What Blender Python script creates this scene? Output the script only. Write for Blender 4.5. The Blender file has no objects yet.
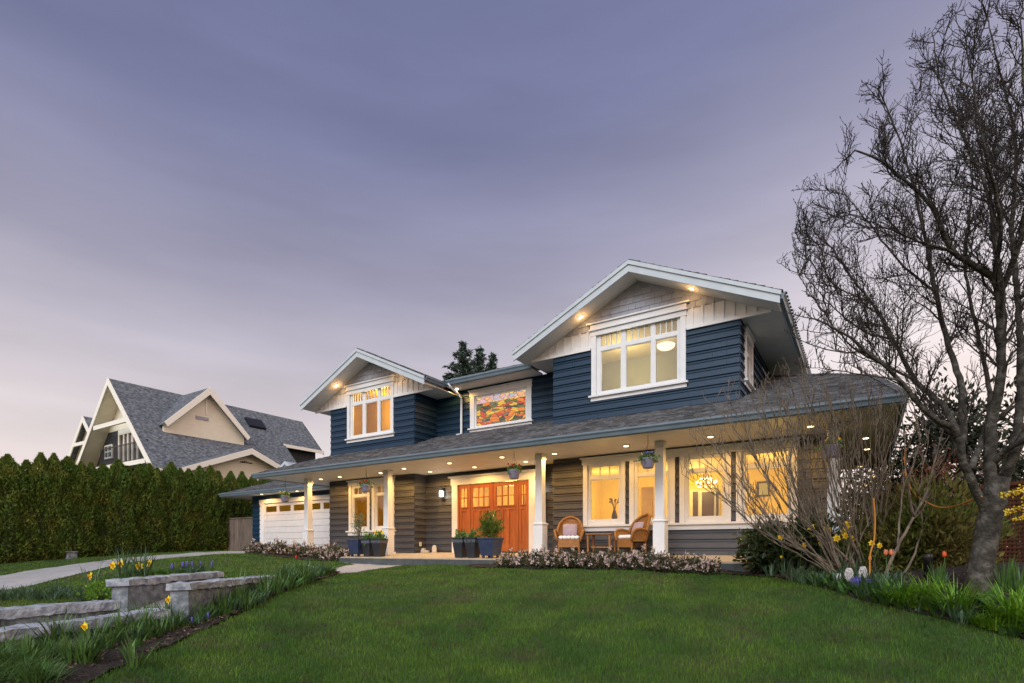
import bpy, bmesh, math, random
import numpy as np
from mathutils import Vector, noise as mnoise
random.seed(7)
rng = np.random.default_rng(7)
R = math.radians
scene = bpy.context.scene
COL = scene.collection

# ------------------------------------------------------------------ camera, sky, sun, exposure
F0, HZ = 548.0, 548.0                      # focal length and eye level of the view, for a 1024 px wide frame
_n = math.hypot(352, 548); SN, CS = 352 / _n, 548 / _n
cam_d = bpy.data.cameras.new('camera'); cam = bpy.data.objects.new('camera', cam_d); COL.objects.link(cam)
cam.location = (0, 0, 0); cam.rotation_euler = (R(90), 0, math.atan2(SN, CS))
cam_d.sensor_width = 36; cam_d.lens = F0 / 1024 * 36; cam_d.shift_y = (HZ - 341.5) / 1024
cam_d.clip_start = .05; cam_d.clip_end = 3000
scene.camera = cam

SUN_EL, SUN_AZ = R(38), R(166)             # soft after-glow from the street side
world = bpy.data.worlds.new('World'); scene.world = world; world.use_nodes = True
nt = world.node_tree; nt.nodes.clear(); N = nt.nodes.new; LK = nt.links.new
out = N('ShaderNodeOutputWorld'); bg = N('ShaderNodeBackground'); LK(bg.outputs[0], out.inputs[0])
bg.inputs[1].default_value = .12
sky = N('ShaderNodeTexSky'); sky.sky_type = 'NISHITA'; sky.sun_disc = False
sky.sun_elevation = R(4); sky.sun_rotation = SUN_AZ; sky.air_density = 1.2; sky.dust_density = 2; sky.ozone_density = 3
tc = N('ShaderNodeTexCoord'); sep = N('ShaderNodeSeparateXYZ'); LK(tc.outputs['Generated'], sep.inputs[0])
ramp = N('ShaderNodeValToRGB'); dt = N('ShaderNodeVectorMath'); dt.operation = 'DOT_PRODUCT'; dt.inputs[1].default_value = (.841, -.541, 0); LK(tc.outputs['Generated'], dt.inputs[0])
shf = N('ShaderNodeMath'); shf.operation = 'MULTIPLY_ADD'; shf.inputs[1].default_value = -.27; LK(dt.outputs['Value'], shf.inputs[0]); LK(sep.outputs['Z'], shf.inputs[2]); LK(shf.outputs[0], ramp.inputs[0])
cr = ramp.color_ramp
SKYSTOPS = [(0.0, (7.3, 4.9, 3.9)), (.12, (6.9, 5.1, 4.4)), (.28, (6.2, 5.15, 4.75)), (.43, (4.95, 4.45, 4.5)), (.55, (3.45, 3.2, 3.65)), (.66, (2.2, 2.13, 2.85)), (.80, (1.22, 1.3, 2.2)), (1.0, (.82, .95, 1.8))]
SKYSCALE = 9.0; SKYGAIN = 1.78
while len(cr.elements) < len(SKYSTOPS): cr.elements.new(.5)
for e, (p, c) in zip(cr.elements, SKYSTOPS): e.position = p; e.color = (c[0] / SKYSCALE, c[1] / SKYSCALE, c[2] / SKYSCALE, 1)
mp = N('ShaderNodeMapping'); mp.inputs['Scale'].default_value = (1.1, 1.1, 6); mp.inputs['Rotation'].default_value = (R(10), R(-8), 0); LK(tc.outputs['Generated'], mp.inputs[0])
cn = N('ShaderNodeTexNoise'); cn.inputs['Scale'].default_value = 2.2; cn.inputs['Detail'].default_value = 5; cn.inputs['Roughness'].default_value = .5; LK(mp.outputs[0], cn.inputs[0])
cr2 = N('ShaderNodeMapRange'); cr2.inputs[1].default_value = .3; cr2.inputs[2].default_value = .72; cr2.inputs[3].default_value = .90; cr2.inputs[4].default_value = 1.10; LK(cn.outputs[0], cr2.inputs[0])
mul = N('ShaderNodeVectorMath'); mul.operation = 'SCALE'; LK(ramp.outputs[0], mul.inputs[0]); LK(cr2.outputs[0], mul.inputs['Scale'])
sc2 = N('ShaderNodeVectorMath'); sc2.operation = 'SCALE'; 
azr = N('ShaderNodeMapRange'); azr.inputs[1].default_value = -.75; azr.inputs[2].default_value = .75; azr.inputs[3].default_value = .80; azr.inputs[4].default_value = 1.16; LK(dt.outputs['Value'], azr.inputs[0])
mul2 = N('ShaderNodeVectorMath'); mul2.operation = 'SCALE'; LK(mul.outputs[0], mul2.inputs[0]); LK(azr.outputs[0], mul2.inputs['Scale']); LK(mul2.outputs[0], sc2.inputs[0]); sc2.inputs['Scale'].default_value = SKYSCALE * SKYGAIN
mixs = N('ShaderNodeMix'); mixs.data_type = 'RGBA'; mixs.inputs[0].default_value = .94
LK(sky.outputs[0], mixs.inputs['A']); LK(sc2.outputs[0], mixs.inputs['B']); LK(mixs.outputs['Result'], bg.inputs[0])

sd = bpy.data.lights.new('sun', 'SUN'); sun = bpy.data.objects.new('sun', sd); COL.objects.link(sun)
sd.energy = 2.6; sd.angle = R(40); sd.color = (.86, .95, 1.0)
sun.rotation_euler = Vector((-math.sin(SUN_AZ) * math.cos(SUN_EL), -math.cos(SUN_AZ) * math.cos(SUN_EL), -math.sin(SUN_EL))).to_track_quat('-Z', 'Y').to_euler()
vs = scene.view_settings; vs.view_transform = 'Standard'; vs.look = 'None'; vs.exposure = 0; vs.gamma = 1
scene.render.engine = 'CYCLES'; cy = scene.cycles
cy.use_denoising = True; cy.max_bounces = 6; cy.diffuse_bounces = 3; cy.glossy_bounces = 2; cy.transmission_bounces = 4; cy.transparent_max_bounces = 8
cy.sample_clamp_indirect = 4; cy.caustics_reflective = False; cy.caustics_refractive = False

# ------------------------------------------------------------------ view helpers: rays from the photographer's eye, met with real planes or the ground
def ray(px, py):
    u = (px - 512) / F0; v = (HZ - py) / F0
    return np.array([CS * u - SN, SN * u + CS, v])
def onY(px, py, Y): d = ray(px, py); return d * (Y / d[1])
def onX(px, py, X): d = ray(px, py); return d * (X / d[0])
def atf(px, py, F): return ray(px, py) * F

# terrain: thin-plate surface through surveyed points
TP = [atf(*a) for a in [(110,683,5.0),(512,683,5.2),(1000,683,4.6),(512,600,9),(512,566,13),(640,568,12),(700,571,10.9),(780,578,9.6),(860,602,7),(940,622,6),(1024,643,5.3),
      (968,588,6.0),(848,590,7.2),(450,566,14),(400,567,14.8),(320,577,12),(280,566,15),(290,592,9),(200,632,6.9),(60,592,10.5),(0,603,8.3),(150,561,16),(250,553,20),(0,594,12.5),(0,575,17.5),(0,563,20.4),(215,551,27),(120,566,15),
      (0,655,5.3),(0,648,6.3),(105,629,7.2),(-60,662,5.6),(170,614,8.0),(-60,683,4.4),(230,577,11),(300,600,9),(880,572,10.5)]]
TP += [np.array(p, float) for p in [(0,-9,-1.7),(-30,-9,-1.4),(25,-9,-1.5),(0,45,-.3),(-60,40,-.2),(40,40,-.3),(-70,5,-.6),(45,8,-.6),(-9,20,-.3),(6,16,-.45),(14,9,-.5),(-21,18,-.16),(-27,22,-.15),(-4,11,-.4),(-9,11,-.43),(5,4,-1.05),(9,6,-.7),(-22,-2,-1.2),(-14,13,-.36)]]
TP = np.array(TP)
def _tps(d2): return np.where(d2 > 1e-9, d2 * np.log(d2 + 1e-12) * .5, 0)
def _fit():
    n = len(TP); d2 = ((TP[:, None, :2] - TP[None, :, :2]) ** 2).sum(-1)
    A = np.zeros((n + 3, n + 3)); A[:n, :n] = _tps(d2) + np.eye(n) * .3
    A[:n, n] = 1; A[:n, n + 1:] = TP[:, :2]; A[n, :n] = 1; A[n + 1:, :n] = TP[:, :2].T
    return np.linalg.solve(A, np.concatenate([TP[:, 2], [0, 0, 0]]))
TW = _fit()
def gzs(x, y):
    x = np.asarray(x, float); y = np.asarray(y, float)
    d2 = (x[..., None] - TP[:, 0]) ** 2 + (y[..., None] - TP[:, 1]) ** 2
    z = (_tps(d2) * TW[:-3]).sum(-1) + TW[-3] + TW[-2] * x + TW[-1] * y
    z = z + .016*np.sin(3.1*x + 1.7*y)*np.sin(1.3*x - 2.9*y + 1) + .011*np.sin(6.3*x - 3.1*y + 2)*np.sin(4.4*y + 2.6*x)
    r = np.hypot(x + 8, y - 10); k = np.clip((r - 40) / 30, 0, 1)
    return z * (1 - k) + -.5 * k
def gz(x, y): return float(gzs(x, y))
def onG(px, py, fmin=3.5, fmax=60):
    d = ray(px, py); fs = np.linspace(fmin, fmax, 900)
    h = d[2] * fs - gzs(d[0] * fs, d[1] * fs); k = np.argmax(h < 0)
    if h[k] >= 0: k = int(np.argmin(h))
    f = fs[k]
    return Vector((d[0] * f, d[1] * f, gz(d[0] * f, d[1] * f)))

# ------------------------------------------------------------------ mesh helpers
ORG = {}
def link(o, parent=None, origin=(0, 0, 0)):
    COL.objects.link(o)
    if parent is not None: o.parent = parent
    ORG[o.name] = Vector(origin)
def empty(name, loc, label=None, cat=None, group=None, rz=0):
    o = bpy.data.objects.new(name, None); o.location = loc; o.rotation_euler = (0, 0, rz); o.empty_display_size = .1
    link(o, None, loc); tag(o, label, cat, group); return o
def tag(o, label=None, cat=None, group=None, kind=None):
    if label: o['label'] = label
    if cat: o['category'] = cat
    if group: o['group'] = group
    if kind: o['kind'] = kind
    return o
def dup(o, loc=None, rz=None, scale=None, label=None, parent=None, **kw):
    c = o.copy(); COL.objects.link(c)
    if parent is not None: c.parent = parent
    if loc is not None: c.location = loc
    if rz is not None: c.rotation_euler = (0, 0, rz)
    if scale is not None: c.scale = scale if hasattr(scale, '__len__') else (scale,) * 3
    if label: c['label'] = label
    for ch in list(o.children): dup(ch, parent=c)
    return c

class MB:
    def __init__(s): s.v = []; s.f = []; s.m = []; s.sm = []
    def add(s, vs, fs, mi=0, smooth=False):
        b = len(s.v); s.v += [tuple(map(float, v)) for v in vs]
        for f in fs: s.f.append(tuple(b + i for i in f)); s.m.append(mi); s.sm.append(smooth)
        return s
    def box(s, x0, y0, z0, x1, y1, z1, mi=0):
        v = [(x0,y0,z0),(x1,y0,z0),(x1,y1,z0),(x0,y1,z0),(x0,y0,z1),(x1,y0,z1),(x1,y1,z1),(x0,y1,z1)]
        return s.add(v, [(3,2,1,0),(4,5,6,7),(0,1,5,4),(1,2,6,5),(2,3,7,6),(3,0,4,7)], mi)
    def taper(s, cx, cy, z0, z1, a0, b0, a1, b1, mi=0):
        v = [(cx-a0,cy-b0,z0),(cx+a0,cy-b0,z0),(cx+a0,cy+b0,z0),(cx-a0,cy+b0,z0),(cx-a1,cy-b1,z1),(cx+a1,cy-b1,z1),(cx+a1,cy+b1,z1),(cx-a1,cy+b1,z1)]
        return s.add(v, [(3,2,1,0),(4,5,6,7),(0,1,5,4),(1,2,6,5),(2,3,7,6),(3,0,4,7)], mi)
    def prism(s, poly, off, mi=0):              # poly: 3D points, off: extrusion vector
        n = len(poly); off = Vector(off); a = [Vector(p) for p in poly]; b = [p + off for p in a]
        return s.add(a + b, [tuple(range(n))[::-1], tuple(range(n, 2*n))] + [(i, (i+1) % n, n + (i+1) % n, n + i) for i in range(n)], mi)
    def quad(s, *p, mi=0): return s.add(p, [tuple(range(len(p)))], mi)
    def tube(s, pts, rad, n=8, mi=0, cap=True):
        pts = [Vector(p) for p in pts]; k = len(pts); rad = rad if hasattr(rad, '__len__') else [rad] * k
        b = len(s.v); prev = None
        for i, p in enumerate(pts):
            t = (pts[min(i+1, k-1)] - pts[max(i-1, 0)]);
            if t.length < 1e-9: t = Vector((0,0,1))
            t.normalize()
            if prev is None: a = t.orthogonal().normalized()
            else:
                a = prev - t * prev.dot(t)
                a = a.normalized() if a.length > 1e-6 else t.orthogonal().normalized()
            prev = a; c = t.cross(a)
            for j in range(n):
                q = p + (a * math.cos(2*math.pi*j/n) + c * math.sin(2*math.pi*j/n)) * rad[i]; s.v.append(tuple(q))
        for i in range(k-1):
            for j in range(n):
                s.f.append((b+i*n+j, b+i*n+(j+1) % n, b+(i+1)*n+(j+1) % n, b+(i+1)*n+j)); s.m.append(mi); s.sm.append(True)
        if cap:
            s.f.append(tuple(b+j for j in range(n))[::-1]); s.m.append(mi); s.sm.append(False)
            s.f.append(tuple(b+(k-1)*n+j for j in range(n))); s.m.append(mi); s.sm.append(False)
        return s
    def lathe(s, prof, c, n=24, mi=0, smooth=True):
        b = len(s.v)
        for r, z in prof:
            for j in range(n): s.v.append((c[0] + r*math.cos(2*math.pi*j/n), c[1] + r*math.sin(2*math.pi*j/n), c[2] + z))
        for i in range(len(prof)-1):
            for j in range(n):
                s.f.append((b+i*n+j, b+i*n+(j+1) % n, b+(i+1)*n+(j+1) % n, b+(i+1)*n+j)); s.m.append(mi); s.sm.append(smooth)
        s.f.append(tuple(b+j for j in range(n))[::-1]); s.m.append(mi); s.sm.append(False)
        s.f.append(tuple(b+(len(prof)-1)*n+j for j in range(n))); s.m.append(mi); s.sm.append(False)
        return s
    def ball(s, c, r, n=8, mi=0, sq=(1,1,1)):
        m = max(4, n // 2); prof = [(max(1e-4, math.sin(math.pi*i/m)), -math.cos(math.pi*i/m)) for i in range(m+1)]
        b = len(s.v)
        for q, z in prof:
            for j in range(n): s.v.append((c[0]+r*sq[0]*q*math.cos(2*math.pi*j/n), c[1]+r*sq[1]*q*math.sin(2*math.pi*j/n), c[2]+r*sq[2]*z))
        for i in range(m):
            for j in range(n): s.f.append((b+i*n+j, b+i*n+(j+1) % n, b+(i+1)*n+(j+1) % n, b+(i+1)*n+j)); s.m.append(mi); s.sm.append(True)
        return s
    def blade(s, base, az, L, w, lean, droop, n=5, mi=0, fold=0.0):
        """strap leaf: starts 'lean' from the vertical and bends over by 'droop'"""
        p = Vector(base); h = Vector((math.cos(az), math.sin(az), 0)); sd_ = Vector((-h.y, h.x, 0)); b = len(s.v); st = L / n
        for i in range(n+1):
            t = i / n; ww = w * (1 - t**2.2) * (.55 + .45 * min(1, t*4)) + .0006
            up = sd_ * (ww*.5)
            s.v.append(tuple(p - up)); s.v.append(tuple(p + up))
            a = lean + droop * t
            p = p + (h * math.sin(a) + Vector((0,0,1)) * math.cos(a)) * st
        for i in range(n): s.f.append((b+2*i, b+2*i+1, b+2*i+3, b+2*i+2)); s.m.append(mi); s.sm.append(True)
        return s
    def build(s, name, mats, parent=None, local=False, label=None, bevel=0):
        me = bpy.data.meshes.new(name); o = bpy.data.objects.new(name, me)
        org = Vector((0, 0, 0)) if (parent is None or local) else ORG[parent.name]
        if parent is not None: link(o, parent, ORG[parent.name])
        else: link(o, None, (0, 0, 0))
        V = [(v[0]-org.x, v[1]-org.y, v[2]-org.z) for v in s.v] if org.length else s.v
        me.from_pydata(V, [], s.f)
        for m in (mats if isinstance(mats, (list, tuple)) else [mats]): me.materials.append(m)
        me.polygons.foreach_set('material_index', s.m); me.polygons.foreach_set('use_smooth', s.sm)
        me.update()
        if bevel:
            bv = o.modifiers.new('bevel', 'BEVEL'); bv.width = bevel; bv.segments = 2; bv.limit_method = 'ANGLE'
        if label: o['label'] = label
        return o
def npmesh(name, V, k, mats, parent=None, mi=None, smooth=False):
    """V: (n,k,3) array, one k-gon per row"""
    n = len(V); me = bpy.data.meshes.new(name)
    me.vertices.add(n*k); me.vertices.foreach_set('co', np.ascontiguousarray(V, dtype=np.float32).ravel())
    me.loops.add(n*k); me.loops.foreach_set('vertex_index', np.arange(n*k, dtype=np.int32))
    me.polygons.add(n); me.polygons.foreach_set('loop_start', np.arange(0, n*k, k, dtype=np.int32)); me.polygons.foreach_set('loop_total', np.full(n, k, dtype=np.int32))
    for m in (mats if isinstance(mats, (list, tuple)) else [mats]): me.materials.append(m)
    if mi is not None: me.polygons.foreach_set('material_index', np.asarray(mi, dtype=np.int32))
    me.update(calc_edges=True); me.validate()
    o = bpy.data.objects.new(name, me); link(o, parent, ORG[parent.name] if parent is not None else (0, 0, 0)); return o
def unit(a): return a / (np.linalg.norm(a, axis=-1, keepdims=True) + 1e-9)
def leaves(C, D, L, W, tilt=.0, r=None):
    """diamond leaves: centres C, long axes D, length L, width W -> (n,4,3)"""
    r = r or rng; n = len(C); D = unit(D); s_ = unit(np.cross(D, r.normal(size=(n, 3)))); L = np.broadcast_to(L, (n,))[:, None]; W = np.broadcast_to(W, (n,))[:, None]
    return np.stack([C - D*L*.5, C + s_*W*.5, C + D*L*.5, C - s_*W*.5], axis=1)

# ------------------------------------------------------------------ materials
def mat(name, c1, c2=None, scale=6, rough=.7, bump=0, bscale=None, island=0, spec=.4, metal=0, detail=5, transl=0, c3=None, stretch=None, coords='Object', bdist=.02):
    m = bpy.data.materials.new(name); m.use_nodes = True; t = m.node_tree; P = t.nodes['Principled BSDF']; n = t.nodes.new; l = t.links.new
    P.inputs['Roughness'].default_value = rough; P.inputs['Specular IOR Level'].default_value = spec; P.inputs['Metallic'].default_value = metal
    co = n('ShaderNodeTexCoord').outputs[coords]
    if stretch: q = n('ShaderNodeMapping'); q.inputs['Scale'].default_value = stretch; l(co, q.inputs[0]); co = q.outputs[0]
    col = None
    if c2:
        nz = n('ShaderNodeTexNoise'); nz.inputs['Scale'].default_value = scale; nz.inputs['Detail'].default_value = detail; l(co, nz.inputs[0])
        rp = n('ShaderNodeValToRGB'); l(nz.outputs[0], rp.inputs[0])
        rp.color_ramp.elements[0].position = .33; rp.color_ramp.elements[1].position = .67
        rp.color_ramp.elements[0].color = (*c1, 1); rp.color_ramp.elements[1].color = (*c2, 1)
        if c3: e = rp.color_ramp.elements.new(.5); e.color = (*c3, 1)
        col = rp.outputs[0]
    if island:
        g = n('ShaderNodeNewGeometry'); mr = n('ShaderNodeMapRange'); mr.inputs[3].default_value = 1 - island; mr.inputs[4].default_value = 1 + island; l(g.outputs['Random Per Island'], mr.inputs[0])
        vm = n('ShaderNodeVectorMath'); vm.operation = 'SCALE'; l(mr.outputs[0], vm.inputs['Scale'])
        if col is not None: l(col, vm.inputs[0])
        else: vm.inputs[0].default_value = c1
        col = vm.outputs[0]
    if col is not None: l(col, P.inputs['Base Color'])
    else: P.inputs['Base Color'].default_value = (*c1, 1)
    if bump:
        bn = n('ShaderNodeTexNoise'); bn.inputs['Scale'].default_value = bscale or scale*4; bn.inputs['Detail'].default_value = 6; l(co, bn.inputs[0])
        bp = n('ShaderNodeBump'); bp.inputs['Strength'].default_value = bump; bp.inputs['Distance'].default_value = bdist; l(bn.outputs[0], bp.inputs['Height']); l(bp.outputs[0], P.inputs['Normal'])
    if transl:
        tr = n('ShaderNodeBsdfTranslucent'); mx = n('ShaderNodeMixShader'); mx.inputs[0].default_value = transl
        if col is not None: l(col, tr.inputs[0])
        else: tr.inputs[0].default_value = (*c1, 1)
        o_ = t.nodes['Material Output']; l(P.outputs[0], mx.inputs[1]); l(tr.outputs[0], mx.inputs[2]); l(mx.outputs[0], o_.inputs[0])
    return m
def emis(name, c, s):
    m = bpy.data.materials.new(name); m.use_nodes = True; t = m.node_tree; P = t.nodes['Principled BSDF']
    P.inputs['Base Color'].default_value = (.8, .75, .65, 1); P.inputs['Emission Color'].default_value = (*c, 1); P.inputs['Emission Strength'].default_value = s; return m
def glass(name, tint=(.96, .97, .98), refl=.09):
    m = bpy.data.materials.new(name); m.use_nodes = True; t = m.node_tree; t.nodes.clear(); n = t.nodes.new; l = t.links.new
    o_ = n('ShaderNodeOutputMaterial'); tr = n('ShaderNodeBsdfTransparent'); tr.inputs[0].default_value = (*tint, 1); gl = n('ShaderNodeBsdfGlossy'); gl.inputs['Roughness'].default_value = .01
    fr = n('ShaderNodeFresnel'); fr.inputs[0].default_value = 1.5; ad = n('ShaderNodeMath'); ad.operation = 'ADD'; ad.inputs[1].default_value = refl; l(fr.outputs[0], ad.inputs[0])
    mx = n('ShaderNodeMixShader'); l(ad.outputs[0], mx.inputs[0]); l(tr.outputs[0], mx.inputs[1]); l(gl.outputs[0], mx.inputs[2]); l(mx.outputs[0], o_.inputs[0]); return m

M = dict(
 blue=mat('blue siding paint', (.0035,.023,.052), (.006,.030,.064), 3, .5, .12, 60, stretch=(1,1,8)),
 slate=mat('siding paint with porch light tone', (.045,.048,.06), (.06,.062,.072), 3, .5, .12, 60, stretch=(1,1,8)),  # greyer copy of the blue paint: warm porch light put into the colour
 white=mat('white trim paint', (.64,.66,.68), (.70,.71,.72), 5, .45, .05, 80),
 soffit=mat('soffit boards', (.66,.65,.62), (.72,.71,.68), 4, .6, .1, 40),
 fascia=mat('pale grey fascia paint', (.43,.49,.54), (.48,.54,.58), 5, .45, .05, 60),
 gutter=mat('blue grey gutter', (.12,.17,.215), (.155,.205,.25), 4, .4, .06, 40),
 shake=mat('weathered shingles', (.075,.08,.09), (.15,.15,.155), 7, .85, .5, 60, island=.42, c3=(.105,.108,.115)),
 shingle=mat('grey gable shingles', (.31,.33,.39), (.38,.40,.46), 5, .7, .2, 60, island=.08),
 deck=mat('tan deck', (.42,.33,.22), (.52,.42,.29), 5, .7, .25, 50),
 step=mat('dark slate step', (.05,.06,.065), (.08,.09,.095), 6, .6, .3, 40),
 door=mat('stained fir', (.26,.068,.012), (.38,.112,.02), 2.2, .35, .1, 30, stretch=(7,7,.8)),
 cream=mat('warm interior paint', (.80,.63,.21), (.84,.67,.25), 3, .8),
 ceil=mat('interior ceiling', (.8,.72,.5), None),
 sage=mat('sage interior paint', (.38,.42,.36), (.42,.46,.4), 3, .8),
 ochre=mat('ochre roller blind', (.62,.36,.06), (.68,.41,.08), 3, .8, transl=.4),
 floorw=mat('interior oak floor', (.3,.18,.08), (.36,.22,.1), 4, .4, stretch=(1,8,1)),
 darkwood=mat('dark cabinet', (.035,.02,.012), (.06,.035,.02), 4, .4),
 garage=mat('white garage door', (.52,.52,.54), (.57,.57,.58), 4, .5, .06, 30),
 glass=glass('window glass', refl=.05), glassup=glass('upper window glass', refl=.14),
 lamp=emis('lamp disc', (1.0,.74,.40), 6), bulb=emis('bulb', (1.0,.78,.42), 5), bowl=emis('lit glass bowl', (1.0,.86,.55), 1.6), sconce=emis('lit sconce shade', (1.0,.95,.86), 9),
 black=mat('black metal', (.012,.012,.013), None, rough=.4, spec=.5),
 steel=mat('grey hardware', (.4,.4,.4), None, rough=.3, metal=1),
 brass=mat('brass', (.6,.4,.15), None, rough=.3, metal=1),
 ground=mat('turf soil', (.03,.06,.012), (.06,.05,.025), 1.1, .95, .8, 30, c3=(.035,.075,.014), bdist=.04),
 soil=mat('bark mulch', (.016,.012,.010), (.045,.034,.027), 22, .95, 1, 45, bdist=.05),
 drive=mat('washed concrete', (.29,.28,.275), (.38,.37,.36), 2.2, .9, .4, 90),
 path=mat('path concrete', (.33,.32,.32), (.42,.41,.4), 2.5, .9, .4, 80),
 stone=mat('hewn basalt', (.09,.105,.125), (.25,.275,.305), 9, .9, 1, 16, c3=(.16,.18,.205), bdist=.03),
 capstone=mat('hewn cap stone', (.15,.17,.20), (.38,.41,.45), 8, .9, 1, 14, c3=(.27,.295,.33), bdist=.03),
 cedar=mat('cedar foliage', (.062,.125,.013), (.165,.17,.025), 1.4, .8, island=.4, transl=.2, c3=(.095,.145,.018)),
 cedarcore=mat('cedar dark core', (.02,.03,.008), (.035,.038,.012), 6, .9),
 fence=mat('weathered cedar fence', (.10,.075,.06), (.2,.155,.125), 3, .85, .3, 40, island=.2, stretch=(5,5,.6)),
 redfence=mat('stained lattice fence', (.10,.032,.018), (.15,.05,.028), 3, .7, .2, 30, stretch=(5,5,.6)),
 bark=mat('grey mottled bark', (.015,.013,.010), (.10,.092,.08), 11, .9, 1, 30, c3=(.042,.037,.029), bdist=.025, detail=9),
 twig=mat('dark twigs', (.022,.018,.016), (.05,.042,.036), 8, .9),
 shrubbark=mat('pale shrub bark', (.10,.08,.06), (.25,.205,.155), 9, .85, .5, 40),
 rhodo=mat('rhododendron leaves', (.018,.035,.012), (.045,.065,.02), 4, .45, island=.4, transl=.15),
 magnolia=mat('dark evergreen leaves', (.012,.022,.010), (.035,.04,.018), 3, .5, island=.5, transl=.1),
 redleaf=mat('russet leaves', (.07,.02,.012), (.10,.04,.018), 3, .5, island=.4, transl=.15),
 conifer=mat('fir needles', (.025,.05,.036), (.05,.08,.055), 2, .8, island=.4),
 juniper=mat('yellow green juniper', (.075,.125,.015), (.15,.115,.03), 1.6, .8, island=.4, transl=.2),
 strap=mat('strap leaves', (.05,.12,.028), (.11,.20,.045), 5, .5, island=.35, transl=.25),
 daylily=mat('bright daylily leaves', (.095,.235,.014), (.18,.33,.025), 5, .5, island=.3, transl=.3),
 glauc=mat('blue green bulb leaves', (.055,.115,.06), (.11,.185,.10), 5, .5, island=.35, transl=.25),
 broad=mat('broad green leaves', (.06,.15,.035), (.12,.24,.06), 6, .4, island=.3, transl=.25),
 stem=mat('green stems', (.06,.13,.03), None, rough=.6),
 yellow=mat('yellow petals', (.85,.62,.02), (.9,.7,.05), 8, .6, transl=.3, island=.1), orange=mat('orange trumpet', (.88,.50,.015), None, rough=.6, transl=.3),
 tulip=mat('orange red petals', (.8,.10,.03), (.85,.2,.06), 10, .5, transl=.3), salmon=mat('salmon petals', (.85,.27,.13), (.88,.36,.2), 10, .5, transl=.3),
 wpetal=mat('white florets', (.8,.8,.8), (.85,.83,.82), 10, .6, island=.08, transl=.3), purple=mat('violet florets', (.14,.12,.5), (.2,.17,.62), 10, .6, transl=.2), red=mat('red petals', (.6,.02,.02), None, rough=.5, transl=.2),
 pinkf=mat('pale pink florets', (.50,.37,.34), (.70,.58,.54), 8, .7, island=.18, transl=.2),
 heathleaf=mat('bronze green leaves', (.035,.05,.018), (.09,.075,.035), 4, .6, island=.4, transl=.15),
 wicker=mat('honey wicker', (.20,.085,.022), (.36,.165,.045), 30, .5, .8, 120, bdist=.01),
 cushion=mat('white seat cushion', (.72,.71,.72), (.78,.77,.78), 8, .9, .2, 60), lilac=mat('lilac pillow', (.30,.24,.30), (.36,.29,.36), 8, .9, .2, 80),
 potblue=mat('navy glazed pot', (.022,.035,.075), (.035,.05,.10), 5, .35), potdark=mat('charcoal pot', (.02,.022,.03), (.03,.033,.042), 5, .4), potband=mat('pot band', (.09,.10,.13), None, rough=.4), basket=mat('lilac grey basket', (.2,.19,.28), (.26,.25,.35), 6, .6),
 nroof=mat('slate grey asphalt shingles', (.05,.058,.068), (.20,.215,.235), 5.5, .9, .5, 40, detail=10, c3=(.105,.115,.13), stretch=(1,1,2.2)),
 ncream=mat('cream siding paint', (.80,.75,.60), (.84,.79,.65), 3, .6), ntrim=mat('cream trim', (.82,.79,.70), None, rough=.5), ndark=mat('dark shingle wall', (.03,.034,.045), (.05,.055,.065), 5, .8, .3, 30),
 nglass=glass('neighbour glass', (.35,.4,.42), .2), rope=mat('orange cord', (.5,.2,.03), None, rough=.6), stoneware=mat('pale stoneware', (.55,.5,.42), None, rough=.7),
 litter=mat('bark chips', (.035,.024,.017), (.17,.12,.08), 9, .9, island=.5),
 core=mat('plain back wall', (.3,.3,.3), None), lattice_v=mat('grey vent', (.35,.35,.4), None), skyl=mat('skylight glass', (.1,.14,.17), None, rough=.15, spec=.8),
)
# lap boards of the soffit and the far siding: fine grooves as bump
def grooves(m, axis, per, strength=.6, dist=.01, brick=None):
    t = m.node_tree; P = t.nodes['Principled BSDF']; n = t.nodes.new; l = t.links.new
    co = n('ShaderNodeTexCoord').outputs['Object']; sp = n('ShaderNodeSeparateXYZ'); l(co, sp.inputs[0])
    a = n('ShaderNodeMath'); a.operation = 'MULTIPLY'; a.inputs[1].default_value = 1/per; l(sp.outputs[axis], a.inputs[0])
    b = n('ShaderNodeMath'); b.operation = 'FRACT'; l(a.outputs[0], b.inputs[0])
    bp = n('ShaderNodeBump'); bp.inputs['Strength'].default_value = strength; bp.inputs['Distance'].default_value = dist; l(b.outputs[0], bp.inputs['Height']); l(bp.outputs[0], P.inputs['Normal'])
grooves(M['ncream'], 'Z', .15, .8, .02); grooves(M['ndark'], 'Z', .18, .9, .02); grooves(M['soffit'], 'X', .12, .35, .004); grooves(M['deck'], 'X', .14, .5, .006)

def plamp(name, loc, power, color=(1, .63, .27), rad=.04, parent=None, spot=None):
    d = bpy.data.lights.new(name, 'SPOT' if spot else 'POINT'); d.energy = power; d.color = color; d.shadow_soft_size = rad
    if spot: d.spot_size = R(spot); d.spot_blend = .35
    o = bpy.data.objects.new(name, d); COL.objects.link(o); o.location = loc
    if parent is not None: o.parent = parent; o.location = Vector(loc) - ORG[parent.name]
    return o

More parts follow.
